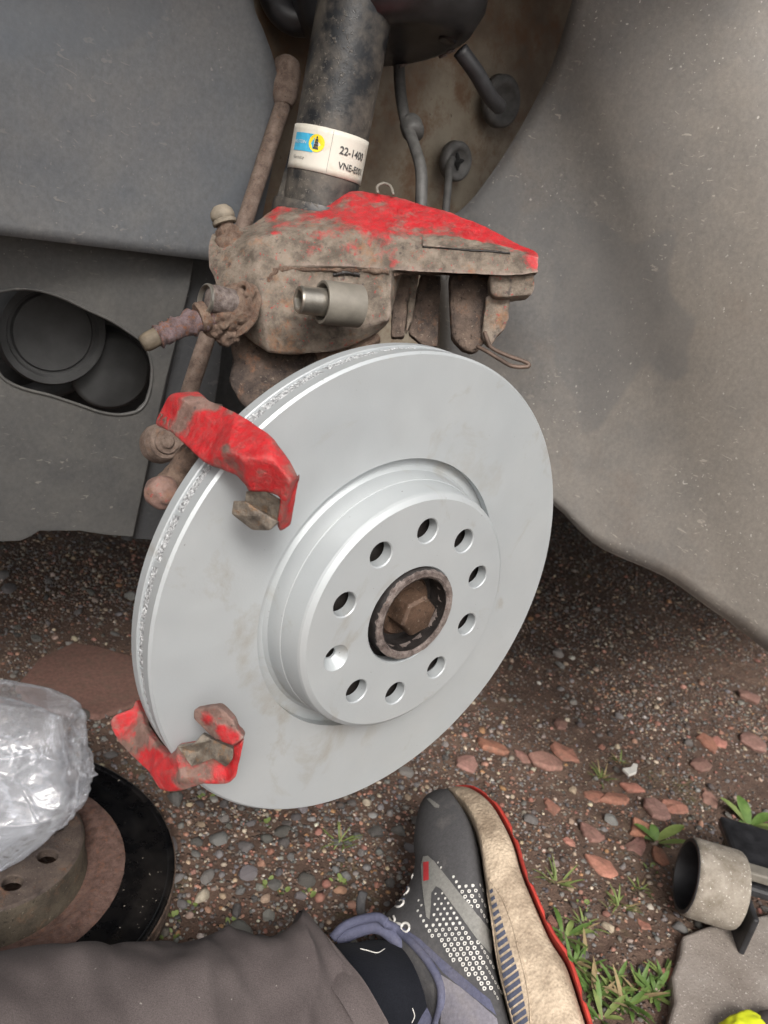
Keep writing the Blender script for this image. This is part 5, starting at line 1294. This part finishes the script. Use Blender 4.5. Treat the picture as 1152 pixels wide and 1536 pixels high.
# loose pebbles big enough to pick out: things of their own
var = []
for k in range(18):
    V, F = stone_variant(2, k + 1, rs.uniform(.40, .75), 9 if k % 3 else 4); me = bpy.data.meshes.new('pebble'); me.from_pydata(V.tolist(), [], F.tolist()); me.materials.append(M['stone_obj']); me.polygons.foreach_set('use_smooth', [True] * len(me.polygons)); me.set_sharp_from_angle(angle=R(38)); var.append(me)
cells = {}
def free(x, y, r):
    for i in (-1, 0, 1):
        for j in (-1, 0, 1):
            for (a, b, q) in cells.get((int(x / .02) + i, int(y / .02) + j), ()):
                if (a - x) ** 2 + (b - y) ** 2 < (q + r) ** 2 * .8: return False
    return True
def claim(x, y, r): cells.setdefault((int(x / .02), int(y / .02)), []).append((x, y, r))
chips = [(925, 1195, 36, 0), (893, 1190, 26, 0), (984, 1212, 40, 1), (1013, 1209, 30, 0), (950, 1178, 26, 0), (960, 1245, 32, 0), (955, 1270, 26, 1), (990, 1285, 26, 0), (905, 1298, 38, 0), (885, 1247, 32, 2), (848, 1128, 34, 0), (822, 1140, 40, 1), (740, 1118, 36, 0), (1060, 1116, 32, 0), (1078, 1114, 22, 0), (1125, 1112, 34, 1), (1050, 1148, 28, 1), (1016, 1470, 42, 0), (857, 1260, 16, 0), (1068, 1196, 24, 2), (830, 1208, 22, 0), (830, 1205, 15, 2), (700, 1145, 30, 1), (785, 1130, 20, 1), (1125, 1045, 30, 2), (967, 1386, 17, 0), (840, 1085, 24, 1)]
CC = [(.34, .15, .108), (.24, .13, .108), (.21, .115, .09)]
for k, (px, py, s, kc) in enumerate(chips):
    p = P(px, py, z=0); dep = (p - CAM).dot(FW); L = s * dep / FPX * 0.74; r = random.Random(100 + k)
    n = r.choice((6, 7, 8, 9)); ang = r.uniform(0, 6.28)
    rad = [L * r.uniform(.62, 1.12) for _ in range(n)]
    top = [Vector((math.cos(6.283 * i / n) * rad[i], math.sin(6.283 * i / n) * rad[i] * .72, L * r.uniform(.10, .30))) for i in range(n)]
    bm = bmesh.new(); tv = [bm.verts.new(q) for q in top]; mv = [bm.verts.new(Vector((q.x * 1.12, q.y * 1.12, L * .04))) for q in top]; bv = [bm.verts.new(Vector((q.x * .9, q.y * .9, -L * .22))) for q in top]
    c_ = bm.verts.new(Vector((L * r.uniform(-.2, .2), L * r.uniform(-.15, .15), L * r.uniform(.26, .36))))
    for i in range(n):
        j = (i + 1) % n; bm.faces.new((tv[i], tv[j], c_)); bm.faces.new((mv[i], mv[j], tv[j], tv[i])); bm.faces.new((bv[i], bv[j], mv[j], mv[i]))
    bm.faces.new(bv[::-1]); bmesh.ops.recalc_face_normals(bm, faces=bm.faces)
    o = obj('sandstone_chip', bm, M['stone_obj']); bevel(o, L * .06, 2, 20); o.location = (p.x, p.y, gh(p.x, p.y) + L * .05); o.rotation_euler = (r.uniform(-.12, .12), r.uniform(-.12, .12), ang)
    o.color = (*tint(r, CC[kc]), 1); claim(p.x, p.y, L)
    tag(o, 'flat reddish sandstone chip on the soil', 'stone', 'red sandstone chips')
# embedded flagstone at the left, half buried
fl = [P(a, b, z=.0015) for a, b in [(22, 1030), (60, 985), (110, 962), (150, 968), (205, 985), (240, 1010), (225, 1050), (150, 1075), (60, 1065)]]
o = obj('flagstone', solid_bm(fl, [list(range(9))], (0, 0, -.03), 1.03), M['stone_obj']); bevel(o, .004, 3); o.color = (.16, .085, .066, 1)
tag(o, 'large flat purplish-red stone half buried beside the worn disc', 'stone')
o = obj('shell_scrap', solid_bm([P(a, b, z=.012) for a, b in [(934, 1152), (946, 1150), (950, 1144), (957, 1146), (955, 1158), (944, 1162)]], [[0, 1, 2, 3, 4, 5]], (0, 0, -.004), 1.0), M['paper']); bevel(o, .001)
tag(o, 'small white scrap among the red stone chips', 'scrap')
cnt = 0; tries = 0
while cnt < 270 and tries < 20000:
    tries += 1
    px, py = rs.uniform(0, 1152), rs.uniform(830, 1440)
    q = P(px, py, z=0); dep = (q - CAM).dot(FW)
    if q.x > 1.5 or q.y > 1.2 or covered(q.x, q.y): continue
    dense = 1.0 if (200 < px < 640 and py > 1150) else (.5 if px < 260 else .38)
    if rs.random() > dense: continue
    grey = 200 < px < 640 and py > 1150
    r = min(.012, (.0048 if grey else .0040) + rs.expovariate(1 / .0026))
    if r * FPX / dep < 4.2 or not free(q.x, q.y, r): continue
    claim(q.x, q.y, r)
    o = bpy.data.objects.new('pebble', rs.choice(var)); col.objects.link(o); o.location = (q.x, q.y, gh(q.x, q.y) + r * .22)
    o.scale = (r, r, r); o.rotation_euler = (rs.uniform(-.3, .3), rs.uniform(-.3, .3), rs.uniform(0, 6.28)); o.color = (*tint(rs, rs.choice(((.16, .155, .148), (.22, .21, .20), (.10, .097, .094))) if (grey and rs.random() < .6) or r > .0075 else None), 1)
    tag(o, 'small loose pebble lying on the soil', 'pebble', 'pebbles on the soil'); cnt += 1
def build_gravel():
    VV, FF, CO = [], [], []; off = 0
    vs1 = [stone_variant(1, 40 + k, random.Random(k).uniform(.4, .8), 7) for k in range(14)]
    vs0 = [stone_variant(1, 60 + k, random.Random(k).uniform(.5, .8), 5) for k in range(8)]
    n = 0
    for k in range(150000):
        # even cover near the disc, thinning out towards the back
        x = rs.uniform(-.42, 1.5); y = rs.uniform(-.32, 1.2)
        p = Vector((x, y, 0)) - CAM; dz = p.dot(FW)
        px, py = 576 + FPX * p.dot(RT) / dz, 768 + FPX * p.dot(DN) / dz
        if not (-60 < px < 1220 and 740 < py < 1560): continue
        if covered(x, y): continue
        dens = .70 + .8 * noise.noise(Vector((x * 6, y * 6, 3)))
        if 180 < px < 660 and py > 1150: dens += .75
        if px > 700: dens -= .22
        if rs.random() > dens: continue
        r = .0009 + rs.expovariate(1 / .0011); r = min(r, .0075) * (1.25 if 180 < px < 640 and py > 1150 else 1.1)
        if r > .0025 and not free(x, y, r): continue
        if r > .0025: claim(x, y, r)
        V, F = rs.choice(vs1 if r > .0025 else vs0)
        a = rs.uniform(0, 6.283); c, s = math.cos(a), math.sin(a); tl = rs.uniform(-.35, .35)
        W_ = V * r; W_ = np.c_[W_[:, 0] * c - W_[:, 1] * s, W_[:, 0] * s + W_[:, 1] * c, W_[:, 2] + W_[:, 0] * tl]
        W_ += np.array([x, y, gh(x, y) + r * .15]); VV.append(W_); FF.append(F + off); off += len(V); CO.append(np.tile(np.r_[tint(rs), 1.0], (len(V), 1))); n += 1
    V = np.concatenate(VV); F = np.concatenate(FF); C_ = np.concatenate(CO)
    me = bpy.data.meshes.new('gravel'); me.vertices.add(len(V)); me.vertices.foreach_set('co', V.ravel()); me.loops.add(F.size); me.loops.foreach_set('vertex_index', F.ravel().astype(np.int32))
    me.polygons.add(len(F)); me.polygons.foreach_set('loop_start', np.arange(0, F.size, 3, dtype=np.int32)); me.update(calc_edges=True); me.validate()
    at_ = me.attributes.new('Col', 'FLOAT_COLOR', 'POINT'); at_.data.foreach_set('color', C_.ravel())
    o = obj('gravel', me, M['stone_attr']); tag(o, 'fine mixed grey and reddish gravel strewn over the soil', 'gravel'); o['kind'] = 'stuff'
    print('gravel stones', n)
build_gravel()

# ================================================================== WEEDS
def blade_bm(base, d, L, w, droop, fold=.25, broad=False):
    bm = bmesh.new(); n = 7; side = d.cross(UP).normalized(); A = []
    for i in range(n + 1):
        f = i / n; pr = (math.sin(math.pi * min(1, f * .92 + .05)) ** .7 if broad else (1 - f) ** .6 * (0.6 + .4 * min(1, f * 4)))
        c = base + d * L * f * (1 - .15 * droop * f) + UP * L * (.75 * (1 - droop) * f + (.35 * f - droop * .55 * f * f))
        ww = w * max(pr, .04); A.append([bm.verts.new(c - side * ww + UP * ww * fold), bm.verts.new(c), bm.verts.new(c + side * ww + UP * ww * fold)])
    for a, b in zip(A[:-1], A[1:]):
        bm.faces.new((a[0], a[1], b[1], b[0])); bm.faces.new((a[1], a[2], b[2], b[1]))
    return bm
def plant(name, label, group, px, py, nb, L, w, broad, m='leaf', droop=(.3, .8), seed=0, z=0.0):
    r = random.Random(seed * 17 + int(px)); p = P(px, py, z=z); g = Vector((p.x, p.y, gh(p.x, p.y) - .001)); g0 = g.copy()
    t = thing(name, label, 'weed' if broad else 'grass', group)
    nb = nb if broad else int(nb * 2.2)
    for k in range(nb):
        a = 6.283 * k / nb + r.uniform(-.4, .4); d = Vector((math.cos(a), math.sin(a), 0)); g = g0 + Vector((r.gauss(0, 1), r.gauss(0, 1), 0)) * (.0015 if broad else L * .16)
        o = obj('leaf' if broad else 'blade', blade_bm(g + d * r.uniform(0, .004), d, L * r.uniform(.6, 1.15), w * r.uniform(.8, 1.2), r.uniform(*droop), broad=broad), M['straw' if (not broad and r.random() < .16) else (m if r.random() < .7 else 'leaf_pale')], t, smooth=True)
    put(t, g0)
GB, GG, GS = 'broad-leaved weeds', 'grass tufts', 'tiny seedlings'
plant('broad_weed', 'broad-leaved green weed growing behind the jack wheel', None, 1128, 1232, 9, .042, .0075, True, seed=1)
plant('broad_weed', 'broad-leaved green weed between the stone chips and jack wheel', None, 985, 1262, 6, .030, .0055, True, seed=2)
for k, (a, b, n_, L) in enumerate(((895, 1478, 10, .027), (850, 1400, 9, .028), (868, 1440, 10, .027), (985, 1490, 12, .022), (945, 1500, 11, .025), (905, 1522, 10, .027), (1000, 1470, 8, .022), (925, 1480, 9, .026), (960, 1480, 9, .022))):
    plant('grass_tuft', 'leafy green tuft of grass beside the shoe sole', GG, a, b, n_, L, .0026, k % 2 == 1, seed=k + 5)
for k, (a, b, n_, L) in enumerate(((930, 1355, 10, .020), (835, 1318, 9, .022), (905, 1165, 8, .022), (510, 1258, 8, .022), (960, 1330, 6, .015), (880, 1385, 6, .018), (932, 1140, 6, .016))):
    plant('grass_tuft', 'small thin grass tuft growing in the bare soil', 'small grass tufts', a, b, n_, L, .0013, False, 'leaf_pale', seed=k + 25)
for k, (a, b) in enumerate(((290, 1352), (312, 1195), (400, 1325), (420, 1335), (503, 1325), (512, 1318), (340, 1380), (258, 1400), (400, 1232), (975, 1300), (262, 1370), (470, 1340), (875, 1352))):
    plant('seedling', 'tiny bright green seedling sprouting in the gravel', GS, a, b, 4, .007, .0024, True, 'leaf_pale', (.2, .6), seed=k + 45)
